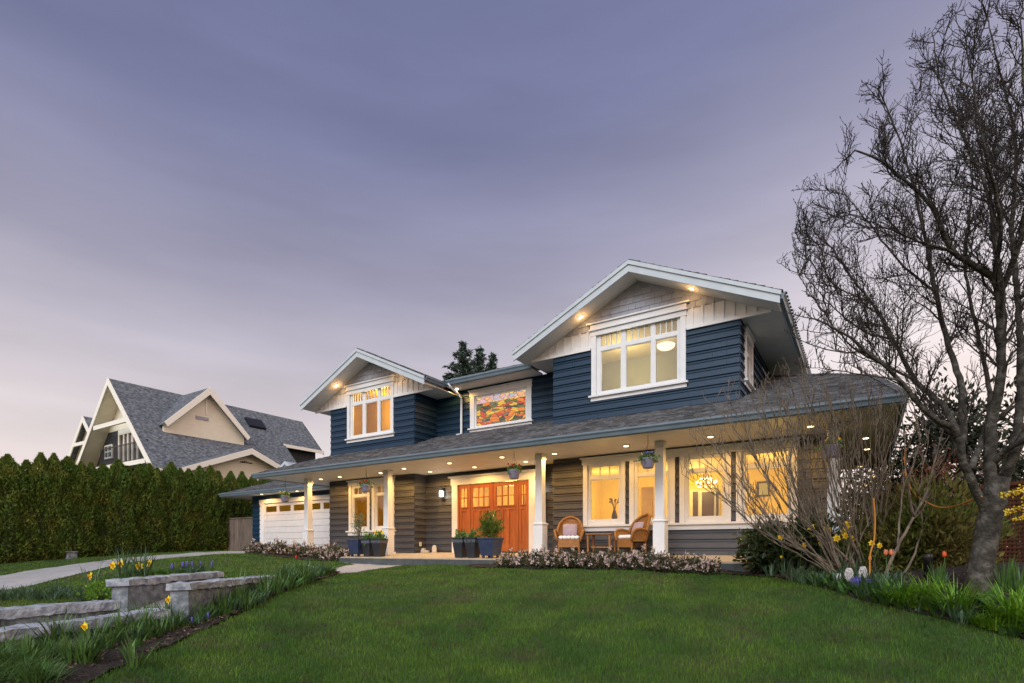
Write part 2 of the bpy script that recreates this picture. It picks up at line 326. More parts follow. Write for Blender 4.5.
# ================================================================== THE GROUND
gx = np.concatenate([[-900,-500,-300,-200,-140,-100,-80,-66], np.arange(-58, -16, .7), np.arange(-16, 5, .25), np.arange(5.4, 24, .7), [26,30,36,44,54,66,80,100,140,200,300,500,900]])
gy = np.concatenate([[-900,-400,-200,-120,-80,-50,-35,-25,-18,-13,-9,-6,-3,-1], np.arange(.5, 2.5, .5), np.arange(2.5, 13, .25), np.arange(13.2, 30, .6), [32,36,42,50,60,75,95,130,200,300,500,900,1500]])
GX, GY = np.meshgrid(gx, gy); GZ = gzs(GX, GY)
mb = MB(); mb.v = [tuple(p) for p in np.stack([GX, GY, GZ], -1).reshape(-1, 3)]
w_ = len(gx)
for j in range(len(gy)-1):
    for i in range(w_-1): mb.f.append((j*w_+i, j*w_+i+1, (j+1)*w_+i+1, (j+1)*w_+i)); mb.m.append(0); mb.sm.append(True)
tag(mb.build('ground', M['ground']), kind='structure')

def resample(P, n):
    P = np.array([(p[0], p[1]) for p in P], float); s = np.concatenate([[0], np.cumsum(np.linalg.norm(np.diff(P, axis=0), axis=1))]); t = np.linspace(0, s[-1], n)
    return np.stack([np.interp(t, s, P[:, 0]), np.interp(t, s, P[:, 1])], -1)
NOGRASS = []
def sheet(name, A, B, m, dz, n=70, k=24, rough=0):
    a = resample(A, n); b = resample(B, n); NOGRASS.append(np.concatenate([a, b[::-1]]))
    t = np.linspace(0, 1, k)[None, :, None]; P = a[:, None] * (1-t) + b[:, None] * t
    z = gzs(P[..., 0], P[..., 1]) + dz
    if rough: z += rng.normal(0, rough, z.shape)
    V = np.concatenate([P, z[..., None]], -1).reshape(-1, 3); mb = MB(); mb.v = [tuple(v) for v in V]
    for i in range(n-1):
        for j in range(k-1): mb.f.append((i*k+j, i*k+j+1, (i+1)*k+j+1, (i+1)*k+j)); mb.m.append(0); mb.sm.append(True)
    return tag(mb.build(name, m), kind='structure')
G2 = lambda px, py: tuple(onG(px, py)[:2])
sheet('driveway', [(-24.3,15.1),(-24.4,13),(-24.2,10),(-23.4,7),(-22.5,4.5),(-22,2),(-22,-6)], [(-18.0,15.1),(-18.2,13.2),(-18.4,10.5),(-17.9,8),(-17.2,5.5),(-16.6,3),(-16.2,-6)], M['drive'], .012)
sheet('front_path', [(-13.3,11.2),G2(355,565),G2(322,570.2),tuple(atf(224,572.5,10.35)[:2]),tuple(atf(121,602,7.9)[:2]),tuple(atf(-2,611,6.85)[:2]),tuple(atf(-75,616,6.0)[:2])],
      [(-10.6,11.2),G2(392,567.5),G2(332,575.5),tuple(atf(300,572,10.9)[:2]),tuple(atf(175,580,7.35)[:2]),tuple(atf(-2,625,5.95)[:2]),tuple(atf(-75,632,5.3)[:2])], M['path'], .014, 60, 10)
LB_low = [G2(*p) for p in [(40,705),(100,680),(150,657),(200,633),(250,609),(290,591),(322,580),(340,574)]]
LB_up = [G2(*p) for p in [(-120,668),(-40,656),(40,645),(105,632),(150,620),(190,609),(235,592),(275,581),(318,574),(335,571.5)]]
sheet('left_flower_bed', LB_low, LB_up, M['soil'], .03, 80, 24, .012)
RB_low = [G2(*p) for p in [(716,572.5),(745,575),(775,579),(830,592),(880,606),(940,622),(1024,643),(1090,661),(1200,690)]]
sheet('right_flower_bed', RB_low, [(-2.6,11.0),(-1.4,11.0),(-.4,12.0),(1.2,12.6),(3,12.4),(4.5,11.5),(6,10),(7.5,8),(9,5)], M['soil'], .03, 80, 30, .012)
sheet('porch_border', [(-8.3,11.12),(-5,11.12),(-1.3,11.12)], [(-8.1,10.45),(-5,10.35),(-2.4,10.5)], M['soil'], .03, 40, 6, .01)
sheet('drive_border', [(-17.9,12.1),(-15.6,12.4),(-13.5,12.6)], [(-17.6,10.9),(-15.6,10.7),(-13.7,10.9)], M['soil'], .03, 40, 8, .01)

# ================================================================== THE HOUSE
house = empty('house', (-9, 13, -.42), 'two storey blue lap sided house with twin gables, lit porch and orange front doors', 'house')
ZC = 2.44
def zdeck(y): return -.145 - .045 * (13.95 - y)
class Pl:
    def __init__(s, O, U, Nn): s.O = O; s.U = U; s.N = Nn
    def p(s, u, z, d=0): return (s.O[0] + u*s.U[0] + d*s.N[0], s.O[1] + u*s.U[1] + d*s.N[1], z)
    def box(s, mb, u0, u1, z0, z1, d0, d1, mi=0):
        v = [s.p(u0,z0,d1), s.p(u1,z0,d1), s.p(u1,z0,d0), s.p(u0,z0,d0), s.p(u0,z1,d1), s.p(u1,z1,d1), s.p(u1,z1,d0), s.p(u0,z1,d0)]
        mb.add(v, [(3,2,1,0),(4,5,6,7),(0,1,5,4),(1,2,6,5),(2,3,7,6),(3,0,4,7)], mi)
FR = Pl((0, 13.4), (1, 0), (0, -1))           # gable fronts: u is X
MID = Pl((0, 14.5), (1, 0), (0, -1))
ENT = Pl((0, 13.95), (1, 0), (0, -1))
GAR = Pl((0, 15.2), (1, 0), (0, -1))
SIDE_UP = Pl((-2.40, 0), (0, 1), (1, 0)); SIDE_LO = Pl((-.64, 0), (0, 1), (1, 0)); JOG = Pl((-12.41, 0), (0, 1), (1, 0))
def spans(u0, u1, hs):
    out = [(u0, u1)]
    for a, b in hs:
        nx = []
        for s, e in out:
            if b <= s or a >= e: nx.append((s, e))
            else:
                if a > s: nx.append((s, a))
                if b < e: nx.append((b, e))
        out = nx
    return out
def siding(pl, u0, u1, z0, z1, m, holes=(), expo=.205, label=None, lip=.036):
    mb = MB(); z = z0; wide = True; lip0 = lip
    while z < z1 - 1e-4:
        expo, lip = (.150, lip0) if wide else (.062, lip0*.55); wide = not wide
        jts = [(j_, j_ + .005) for j_ in [random.uniform(u0, u1) for _ in range(int((u1-u0)/2.2 + random.random()))]] if expo > .1 else []
        ze = min(z + expo, z1); cuts = sorted({z, ze} | {h for H_ in holes for h in H_[2:] if z < h < ze})
        for a, b in zip(cuts, cuts[1:]):
            for s, e in spans(u0, u1, [(H_[0], H_[1]) for H_ in holes if H_[2] <= a + 1e-6 and H_[3] >= b - 1e-6] + jts):
                da = lip * (1 - (a - z) / expo) + .003; db = lip * (1 - (b - z) / expo) + .003
                mb.quad(pl.p(s, a, da), pl.p(e, a, da), pl.p(e, b, db), pl.p(s, b, db))
                if a == z: mb.quad(pl.p(s, a, 0), pl.p(e, a, 0), pl.p(e, a, da), pl.p(s, a, da))
                for q in (s, e): mb.quad(pl.p(q, a, 0), pl.p(q, a, da), pl.p(q, b, db), pl.p(q, b, 0))
        z = ze
    cuts = sorted({z0, z1} | {min(max(h, z0), z1) for H_ in holes for h in H_[2:]})
    for a, b in zip(cuts, cuts[1:]):
        for s, e in spans(u0, u1, [(H_[0], H_[1]) for H_ in holes if H_[2] <= a + 1e-6 and H_[3] >= b - 1e-6]): pl.box(mb, s, e, a, b, -.09, -.002)
    return mb.build('siding_wall', m, house, label=label)

def window(pl, u0, u1, z0, z1, lights, zlo, zhi, transom=None, munt=3, casing=.13, sill=True, head=True, gl='glass', label=None, parent=None):
    parent = parent or house; mb = MB()
    pl.box(mb, u0, u0 + casing, z0, z1 - casing, -.08, .05); pl.box(mb, u1 - casing, u1, z0, z1 - casing, -.08, .05)
    pl.box(mb, u0 - .02, u1 + .02, z1 - casing, z1, -.08, .058)
    if head: pl.box(mb, u0 - .05, u1 + .05, z1, z1 + .035, -.02, .10)
    w = mb.build('window', M['white'], parent, label=label)
    a, b = u0 + casing, u1 - casing; holes = []
    for la, lb in lights:
        holes.append((la, lb, zlo, zhi))
        if transom: holes.append((la, lb, *transom))
    us = sorted({a, b} | {q for h in holes for q in h[:2]}); zs = sorted({z0, z1 - casing} | {q for h in holes for q in h[2:]}); mb = MB()
    for x0, x1 in zip(us, us[1:]):
        for y0, y1 in zip(zs, zs[1:]):
            cx, cz = (x0+x1)/2, (y0+y1)/2
            if not any(h[0] < cx < h[1] and h[2] < cz < h[3] for h in holes): pl.box(mb, x0, x1, y0, y1, -.07, -.012)
    if transom:
        for la, lb in lights:
            for k in range(1, munt): q = la + (lb - la) * k / munt; pl.box(mb, q - .011, q + .011, *transom, -.05, -.018)
    for h in holes:                                # the slim inner edge of each sash
        e = .018
        pl.box(mb, h[0], h[0]+e, h[2], h[3], -.065, -.026); pl.box(mb, h[1]-e, h[1], h[2], h[3], -.065, -.026); pl.box(mb, h[0]+e, h[1]-e, h[2], h[2]+e, -.065, -.026); pl.box(mb, h[0]+e, h[1]-e, h[3]-e, h[3], -.065, -.026)
    mb.build('sash', M['white'], w)
    if sill:
        mb = MB(); pl.box(mb, u0 - .06, u1 + .06, z0 - .045, z0, -.05, .11); pl.box(mb, u0 - .02, u1 + .02, z0 - .14, z0 - .047, -.03, .045); mb.build('sill', M['white'], w)
    for h in holes: MB().quad(pl.p(h[0], h[2], -.05), pl.p(h[1], h[2], -.05), pl.p(h[1], h[3], -.05), pl.p(h[0], h[3], -.05)).build('pane', M[gl], w)
    return w

# ---- ground floor walls
LWIN = [(-15.53, -14.47), (-14.36, -13.30)]
RWIN = [(-6.32, -5.14), (-5.03, -3.87), (-3.76, -2.58), (-2.47, -1.21)]
hl = [(a+.03, b-.03, .58, 2.3) for a, b in LWIN]; hr = [(a+.03, b-.03, .58, 2.3) for a, b in RWIN]
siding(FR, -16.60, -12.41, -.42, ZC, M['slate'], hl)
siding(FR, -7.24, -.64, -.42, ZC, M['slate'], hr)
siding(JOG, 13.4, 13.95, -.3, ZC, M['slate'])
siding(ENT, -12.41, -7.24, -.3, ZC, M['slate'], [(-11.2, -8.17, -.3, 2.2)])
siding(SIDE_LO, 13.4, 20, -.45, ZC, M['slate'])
siding(GAR, -24.35, -16.6, -.2, ZC, M['blue'], [(-23.7, -18.1, -.2, 2.2)])
for (u0, u1) in (*LWIN, *RWIN):
    window(FR, u0, u1, .60, 2.36, [(u0+.185, u1-.185)], .74, 1.81, (1.89, 2.15), 3, casing=.12, sill=False, head=False)
for u0, u1 in ((-15.53, -13.30), (-6.32, -1.21)):
    mb = MB(); FR.box(mb, u0-.03, u1+.03, 2.215, 2.362, -.02, .064); FR.box(mb, u0-.07, u1+.07, 2.363, 2.40, -.02, .11); mb.build('window_header', M['white'], house)
    mb = MB(); FR.box(mb, u0-.09, u1+.09, .56, .61, -.05, .12); FR.box(mb, u0-.04, u1+.04, .44, .558, -.03, .055); mb.build('window_sill', M['white'], house)

# ---- upper floor walls
siding(FR, -7.24, -2.40, 3.2, 5.29, M['blue'], [(-5.97, -3.70, 4.0, 5.29)])
siding(FR, -16.54, -12.41, 3.2, 5.11, M['blue'], [(-15.5, -13.42, 3.9, 5.11)])
siding(JOG, 13.4, 14.5, 3.2, 5.15, M['blue'])
siding(MID, -12.41, -7.24, 3.55, 5.25, M['blue'], [(-10.82, -8.68, 3.95, 5.12)])
siding(SIDE_UP, 13.4, 20, 3.2, 5.29, M['blue'], [(13.98, 14.85, 4.05, 5.15)])
window(FR, -6.08, -3.61, 4.02, 5.73, [(-5.84, -5.27), (-5.15, -4.48), (-4.38, -3.82)], 4.11, 5.19, (5.29, 5.60), 4, gl='glassup')
window(FR, -15.62, -13.33, 3.90, 5.61, [(-15.40, -14.88), (-14.74, -14.14), (-14.02, -13.48)], 4.0, 5.08, (5.19, 5.5), 4)
window(SIDE_UP, 13.9, 14.93, 4.0, 5.2, [(14.08, 14.38), (14.46, 14.76)], 4.1, 4.75, (4.83, 5.05), 2)
w_art = window(MID, -10.93, -8.58, 3.93, 5.14, [], 4, 5, casing=.17)
for o in list(w_art.children):
    if o.name.startswith('sash'): bpy.data.objects.remove(o)

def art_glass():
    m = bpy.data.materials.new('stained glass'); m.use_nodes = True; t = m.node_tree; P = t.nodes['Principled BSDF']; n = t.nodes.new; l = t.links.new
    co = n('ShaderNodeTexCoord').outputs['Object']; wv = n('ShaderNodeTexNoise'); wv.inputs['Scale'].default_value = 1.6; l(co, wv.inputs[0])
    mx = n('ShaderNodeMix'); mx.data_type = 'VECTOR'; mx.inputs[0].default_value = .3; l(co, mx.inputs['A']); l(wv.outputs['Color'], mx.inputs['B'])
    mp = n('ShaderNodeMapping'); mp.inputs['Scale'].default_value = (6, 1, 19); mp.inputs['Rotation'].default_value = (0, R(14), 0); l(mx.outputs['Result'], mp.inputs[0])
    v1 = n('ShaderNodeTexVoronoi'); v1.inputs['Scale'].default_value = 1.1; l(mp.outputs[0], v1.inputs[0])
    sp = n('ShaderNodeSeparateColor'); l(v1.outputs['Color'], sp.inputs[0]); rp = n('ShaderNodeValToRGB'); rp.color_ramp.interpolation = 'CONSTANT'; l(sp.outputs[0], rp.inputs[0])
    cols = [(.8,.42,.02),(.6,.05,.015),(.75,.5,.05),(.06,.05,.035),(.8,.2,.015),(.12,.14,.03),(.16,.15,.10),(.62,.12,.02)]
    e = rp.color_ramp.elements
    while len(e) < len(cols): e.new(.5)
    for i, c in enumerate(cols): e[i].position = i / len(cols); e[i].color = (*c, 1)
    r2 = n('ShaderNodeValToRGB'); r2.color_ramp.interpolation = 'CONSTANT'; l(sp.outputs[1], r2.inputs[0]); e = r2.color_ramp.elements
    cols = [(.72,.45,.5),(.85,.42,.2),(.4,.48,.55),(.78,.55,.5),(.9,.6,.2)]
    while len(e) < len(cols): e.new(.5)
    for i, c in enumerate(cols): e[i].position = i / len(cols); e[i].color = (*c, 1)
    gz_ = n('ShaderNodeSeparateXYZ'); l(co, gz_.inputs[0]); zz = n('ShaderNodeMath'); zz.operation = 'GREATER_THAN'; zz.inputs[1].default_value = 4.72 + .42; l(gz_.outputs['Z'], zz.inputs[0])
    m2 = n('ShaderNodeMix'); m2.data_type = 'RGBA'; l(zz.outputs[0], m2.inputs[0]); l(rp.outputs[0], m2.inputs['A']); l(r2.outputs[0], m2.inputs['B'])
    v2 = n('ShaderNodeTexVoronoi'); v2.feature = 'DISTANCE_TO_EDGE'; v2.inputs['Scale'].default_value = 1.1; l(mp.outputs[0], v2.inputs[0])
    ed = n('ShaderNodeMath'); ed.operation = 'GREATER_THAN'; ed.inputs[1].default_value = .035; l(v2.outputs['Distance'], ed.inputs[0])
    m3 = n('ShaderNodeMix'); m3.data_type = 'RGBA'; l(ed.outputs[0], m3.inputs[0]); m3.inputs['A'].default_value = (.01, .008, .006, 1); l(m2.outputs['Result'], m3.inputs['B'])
    P.inputs['Base Color'].default_value = (.03,.03,.03,1); l(m3.outputs['Result'], P.inputs['Emission Color']); P.inputs['Emission Strength'].default_value = 1.05; P.inputs['Roughness'].default_value = .25  # emission stands in for light coming through the glass; no lamp behind
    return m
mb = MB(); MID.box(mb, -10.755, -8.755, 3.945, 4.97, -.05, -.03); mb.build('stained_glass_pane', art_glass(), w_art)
mb = MB()
for a in ((-10.76, -10.70, 3.935, 4.97), (-8.81, -8.75, 3.935, 4.97), (-10.70, -8.81, 3.935, 3.99), (-10.70, -8.81, 4.92, 4.97)): MID.box(mb, *a, -.028, .01)
mb.build('sash', M['white'], w_art)

# ---- gable ends: belt, boards and battens, shingles, header
def gable_face(cx, zu0, half, zb, win, zhead):
    zu = lambda x: zu0 - .475 * abs(x - cx)
    zt = zb + .46; d = (zu0 - zt) / .475; dd = (zu0 - zb) / .475 - .005
    for sgn in (-1, 1):
        bb = MB()
        if sgn < 0: bb.prism([(cx-dd, 13.386, zb), (win[0]+.03, 13.386, zb), (win[0]+.03, 13.386, zt), (cx-d, 13.386, zt)], (0, .03, 0)); x, xe = cx - dd + .1, win[0] - .03
        else: bb.prism([(win[1]-.03, 13.386, zb), (cx+dd, 13.386, zb), (cx+d, 13.386, zt), (win[1]-.03, 13.386, zt)], (0, .03, 0)); x, xe = win[1] + .15, cx + dd
        while x < xe:
            top = min(zt, zu(x) - .03)
            if top > zb + .06: bb.box(x - .024, 13.36, zb + .005, x + .024, 13.387, top)
            x += .235
        bb.build('board_and_batten', M['white'], house)
    MB().box(cx - dd + .02, 13.335, zb - .05, win[0] - .022, 13.384, zb + .02).build('belt_trim', M['white'], house); MB().box(win[1] + .022, 13.335, zb - .05, cx + dd - .02, 13.384, zb + .02).build('belt_trim', M['white'], house)
    mb = MB(); mb.box(win[0] - .02, 13.325, zhead, win[1] + .02, 13.384, zhead + .12); mb.box(win[0] - .1, 13.28, zhead + .122, win[1] + .1, 13.386, zhead + .16); mb.build('header_trim', M['white'], house)
    sh = MB(); sh.prism([(cx-d-.01, 13.392, zt-.01), (cx+d+.01, 13.392, zt-.01), (cx, 13.392, zu0)], (0, .05, 0))
    z = zt; row = 0
    while z < zu0 - .05:
        x = cx - d + random.uniform(-.1, 0)
        while x < cx + d:
            w = random.uniform(.16, .30); xa, xb = x + .004, x + w - .004
            zl = min(z + .19, zu(xa) - .015, zu(xb) - .015)
            if zl > z + .02:
                y0, y1 = 13.37 - random.uniform(0, .006), 13.388
                sh.add([(xa, y0, z), (xb, y0, z), (xb, y1, zl), (xa, y1, zl), (xa, 13.392, z), (xb, 13.392, z)], [(0,1,2,3), (4,5,1,0), (4,0,3), (1,5,2)])
            x += w
        z += .16; row += 1
    sh.build('gable_shingles', M['shingle'], house)
gable_face(-4.82, 6.77, 2.42, 5.29, (-6.08, -3.61), 5.77)
gable_face(-14.475, 6.50, 2.065, 5.11, (-15.62, -13.33), 5.65)

# ---- roofs
def shakes(mb, O, U, V, W, L, ok, expo=.19, n=None):
    O = Vector(O); U = Vector(U).normalized(); V = Vector(V).normalized(); n = U.cross(V)
    if n.z < 0: n = -n
    v = 0
    while v < L:
        u = random.uniform(-.2, 0)
        while u < W:
            w = random.uniform(.11, .27); a, b = max(u + .004, 0), min(u + w - .004, W)
            if b - a > .03 and ok(*(O + U * ((a+b)/2) + V * v)):
                t = random.uniform(.018, .036); j = random.uniform(-.012, .012); e = min(v + expo * 1.5, L + .02)
                A, B = O + U*a + V*(v+j), O + U*b + V*(v+j); C, D = O + U*b + V*e, O + U*a + V*e
                mb.add([A, B, A + n*t, B + n*t, C + n*.004, D + n*.004], [(0,1,3,2), (2,3,4,5), (0,2,5), (1,4,3)])
            u += w
        v += expo
SL = .375; zr = lambda y: 2.56 + SL * (y - 11.17)
def hip_l(x, y): return x > -17.87 + (y - 11.17) * (1.33 / 2.23)
RE = [(.57, 11.17), (.18, 14.3), (-.77, 16.1), (-2.4, 18.0)]
def re_x(y): return float(np.interp(y, [p[1] for p in RE], [p[0] for p in RE]))
def porch_ok(x, y, z):
    if not hip_l(x, y) or x > re_x(y): return False
    if x < -12.41: return y < 13.42
    if x < -7.24: return y < 14.52
    if x < -2.40: return y < 13.42
    return True
rb = MB(); R3 = lambda x, y, d=0: (x, y, zr(y) + d)
def plate(poly): rb.prism([R3(*p, -.012) for p in poly], (0, 0, -.05))
plate([(-17.87,11.17), (-12.41,11.17), (-12.41,13.39), (-16.54,13.39)]); plate([(-12.41,11.17), (-7.24,11.17), (-7.24,14.49), (-12.41,14.49)])
plate([(-7.24,11.17), (-2.40,11.17), (-2.40,13.39), (-7.24,13.39)]); plate([(-2.38,11.17), *RE[:3], (-2.38,18.0)])
rb.quad((.57,11.17,2.55), (.57,20,2.55), (-2.3,20,4.9), R3(-2.4,18), R3(-.77,16.1), R3(.18,14.3))
rb.quad((-17.87,11.17,2.55), (-16.55,13.4,zr(13.4)), (-16.55,14.4,zr(13.4)), (-17.87,14.4,2.55))
shakes(rb, (-17.87, 11.15, zr(11.15)), (1,0,0), (0,1,SL), 18.46, 7.2, porch_ok)
y = 11.3
while y < 20: rb.box(.50, y, 2.575, .655, y + .10, 2.595); y += .2
rb.build('porch_roof', M['shake'], house)
# ridge caps of the right hip
hc = MB()
for (a, b) in zip(RE, RE[1:]):
    A, B = Vector(R3(*a, .02)), Vector(R3(*b, .02)); k = max(2, int((B-A).length / .2))
    for i in range(k):
        p = A.lerp(B, i/k); q = A.lerp(B, (i+1.25)/k) ; hc.prism([p + Vector((-.09,0,-.02)), p + Vector((.05,0,-.03)), p + Vector((.05,0,.03)), p + Vector((-.09,0,.035))], q - p - Vector((0,0,.02)))
hc.build('hip_cap', M['shake'], house)
sf = MB(); sf.box(-17.80, 11.24, ZC+.004, .50, 15.15, ZC+.04); sf.box(-25.7, 14.46, ZC+.002, -17.81, 15.18, ZC+.038); sf.box(-.63, 15.16, ZC+.003, .50, 20, ZC+.04)
sf.build('porch_ceiling', M['soffit'], house)
# fascia and gutters
def gutter(p, q, outward, zt=2.565, h=.135):
    p, q, o = Vector(p), Vector(q), Vector(outward); prof = [(0, -h), (.075, -h), (.095, -h*.55), (.125, -h*.3), (.125, 0), (.105, 0), (.10, -.02), (0, -.02)]
    mb = MB(); mb.prism([p + o*a + Vector((0,0,zt+b)) for a, b in prof], q - p); mb.build('gutter', M['gutter'], house)
    mb = MB(); mb.prism([p + o*a + Vector((0,0,b)) for a, b in ((-.03, zt-.155), (-.002, zt-.155), (-.002, zt-.01), (-.03, zt-.01))], q - p); mb.build('fascia', M['fascia'], house)
gutter((-17.87, 11.22, 0), (.56, 11.22, 0), (0, -1, 0))
gutter((.50, 11.24, 0), (.50, 20, 0), (1, 0, 0)); gutter((-25.75, 14.46, 0), (-17.8, 14.46, 0), (0, -1, 0)); gutter((-17.82, 11.24, 0), (-17.82, 14.4, 0), (-1, 0, 0)); gutter((-25.72, 14.47, 0), (-25.72, 20, 0), (-1, 0, 0))
# garage roof
gr_ = MB(); z2 = lambda y: 2.56 + SL * (y - 14.4)
gr_.prism([(-25.8,14.4,z2(14.4)), (-16.62,14.4,z2(14.4)), (-16.62,18.5,z2(18.5)), (-21.7,18.5,z2(18.5))], (0,0,-.04)); gr_.quad((-25.8,14.4,2.56), (-21.7,18.5,z2(18.5)), (-21.7,20,z2(18.5)), (-25.8,20,2.56))
shakes(gr_, (-25.8,14.38,2.555), (1,0,0), (0,1,SL), 9.18, 4.35, lambda x, y, z: x > -25.8 + (y - 14.4))
gr_.build('garage_roof', M['shake'], house)
dm = MB(); a = onY(284.5,461,17.6); b = onY(273,470.5,17.6); c = onY(294,468,17.6)
hw = (c[0]-b[0])*.55; dm.prism([(a[0]-hw, 17.6, a[2]-hw*.6), (a[0]-hw, 17.6, a[2]-hw*.6-.16), (a[0], 17.6, a[2]-.17), (a[0]+hw, 17.6, a[2]-hw*.6-.16), (a[0]+hw, 17.6, a[2]-hw*.6), (a[0], 17.6, a[2])], (0,.06,0)); d_ = dm.build('roof_vent', M['fascia'], house)
MB().prism([(a[0]-hw, 17.66, a[2]-hw*.6-.02), (a[0], 17.66, a[2]-.02), (a[0]+hw, 17.66, a[2]-hw*.6-.02), (a[0]+hw,17.66,a[2]-1), (a[0]-hw,17.66,a[2]-1)], (0,1.5,0)).build('vent_body', M['shingle'], d_)

def gable_roof(cx, half, ztop, under, yb=20.5, wallhalf=2.4, zb=5.29):
    yf = 12.78; S = .475; rf = MB()
    ze = ztop - S*half
    for s in (-1, 1):
        rf.prism([(cx, yf, ztop), (cx + s*half, yf, ze), (cx + s*half, yf, ze-.06), (cx, yf, ztop-.06)], (0, yb-yf, 0))
        shakes(rf, (cx + s*half*1.012, yf-.03, ze-.005), (0,1,0), (-s, 0, S), yb-yf, math.hypot(half, half*S)+.02, lambda x, y, z: True)
    k = int((yb-yf)/.2)
    for i in range(k):
        y = yf - .03 + i*.2
        for s in (-1, 1): rf.prism([(cx, y, ztop+.035), (cx + s*.15, y, ztop-.035), (cx + s*.15, y, ztop-.06), (cx, y, ztop+.005)], (0, .26, -.012))
    y = yf + .07
    while y < yb - .5 and cx > -6: rf.box(cx + half - .03, y, ze-.025, cx + half + .125, y + .1, ze-.006); y += .2
    rf.build('gable_roof', M['shake'], house)
    so = MB()
    for s in (-1, 1):
        so.prism([(cx, yf+.02, ztop-under), (cx + s*half*.985, yf+.02, ztop-under-S*half*.985), (cx + s*half*.985, yf+.02, ztop-under-S*half*.985+.05), (cx, yf+.02, ztop-under+.05)], (0, 13.385-yf-.02, 0))
        xe = cx + s*half*.985; xw = cx + s*(wallhalf+.0)
        so.box(min(xe, xw), 13.4, zb, max(xe, xw), yb-.5, zb+.03)
    so.build('gable_soffit', M['soffit'], house)
    for s in (-1, 1):
        bd = MB(); t = .25; o1 = (cx, yf, ztop-.01); e1 = (cx + s*half, yf, ze-.01)
        bd.prism([o1, e1, (e1[0], yf, e1[2]-t), (cx, yf, ztop-.01-t*1.05)], (0, -.035, 0))
        bd.prism([(cx, yf-.036, ztop), (cx + s*(half+.03), yf-.036, ze-.012), (cx + s*(half+.03), yf-.036, ze-.1), (cx, yf-.036, ztop-.1)], (0, -.03, 0))
        bd.build('bargeboard', M['fascia'], house)
    return ze
z1_ = gable_roof(-4.82, 3.33, 7.0, .235, wallhalf=2.42, zb=5.29)
z2_ = gable_roof(-14.42, 3.0, 6.74, .235, wallhalf=2.06, zb=5.11)
gutter((-1.52, 12.8, 0), (-1.52, 20, 0), (1, 0, 0), z1_-.02, .13); gutter((-11.46, 12.8, 0), (-11.46, 13.74, 0), (1, 0, 0), z2_-.0, .13)
gutter((-11.33, 13.80, 0), (-8.15, 13.80, 0), (0, -1, 0), 5.40, .15)
mr_ = MB(); mr_.prism([(-11.5,13.76,5.40), (-8.0,13.76,5.40), (-8.0,16.5,6.2), (-11.5,16.5,6.2)], (0,0,-.05)); shakes(mr_, (-11.5,13.72,5.395), (1,0,0), (0,1,.29), 3.5, 2.8, lambda x, y, z: True); mr_.build('centre_roof', M['shake'], house)
ms = MB(); ms.box(-11.44, 13.83, 5.235, -8.16, 14.42, 5.27); ms.build('centre_soffit', M['soffit'], house)
# main body behind everything that can be seen
cb = MB(); cb.box(-16.5, 16.9, 2.5, -2.5, 20, 6.0); cb.box(-16.5, 18.6, -.4, -.8, 20, 2.43); cb.box(-16.58,13.5,-.4,-16.5,18.6,2.43); cb.box(-16.60,13.5,3.0,-16.48,17,5.1); cb.box(-24.3,15.3,-.2,-24.2,20,2.43); cb.box(-24.2,19.9,-.2,-16.6,20,2.43)
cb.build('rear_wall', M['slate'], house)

# ---- columns
for x in (-16.55, -12.62, -7.10, -3.93, -.50):
    yc = 12.42; mb = MB(); z0 = zdeck(12.3) if -13.4 < x < -1.3 else -.36
    mb.taper(x, yc, z0, z0+.10, .165, .165, .165, .165); mb.taper(x, yc, z0+.102, .60, .135, .135, .135, .135); mb.taper(x, yc, .602, .64, .155, .155, .155, .155); mb.taper(x, yc, .642, .665, .135, .135, .11, .11)
    mb.taper(x, yc, .667, 2.30, .105, .105, .095, .095); mb.taper(x, yc, 2.302, 2.34, .115, .115, .115, .115); mb.taper(x, yc, 2.342, ZC, .105, .105, .105, .105)
    mb.build('porch_column', M['white'], house, bevel=.006)

# ---- deck
dk = MB(); yf = 11.18
dk.prism([(-16.6,13.40,zdeck(13.4)), (-16.6,12.0,zdeck(12.0)), (-13.35,12.0,zdeck(12.0)), (-13.35,yf,zdeck(yf)), (-1.15,yf,zdeck(yf)), (-1.15,13.38,zdeck(13.4)), (-7.2,13.38,zdeck(13.4)), (-7.2,13.95,zdeck(13.95)), (-12.4,13.95,zdeck(13.95)), (-12.4,13.40,zdeck(13.4))], (0,0,-.03))
dk.build('porch_deck', M['deck'], house)
mb = MB(); mb.prism([(-13.4,yf-.03,zdeck(yf)-.031), (-1.1,yf-.03,zdeck(yf)-.031), (-1.1,12.0,zdeck(12.0)-.031), (-13.4,12.0,zdeck(12.0)-.031)], (0,0,-.28)); mb.build('porch_step', M['step'], house)

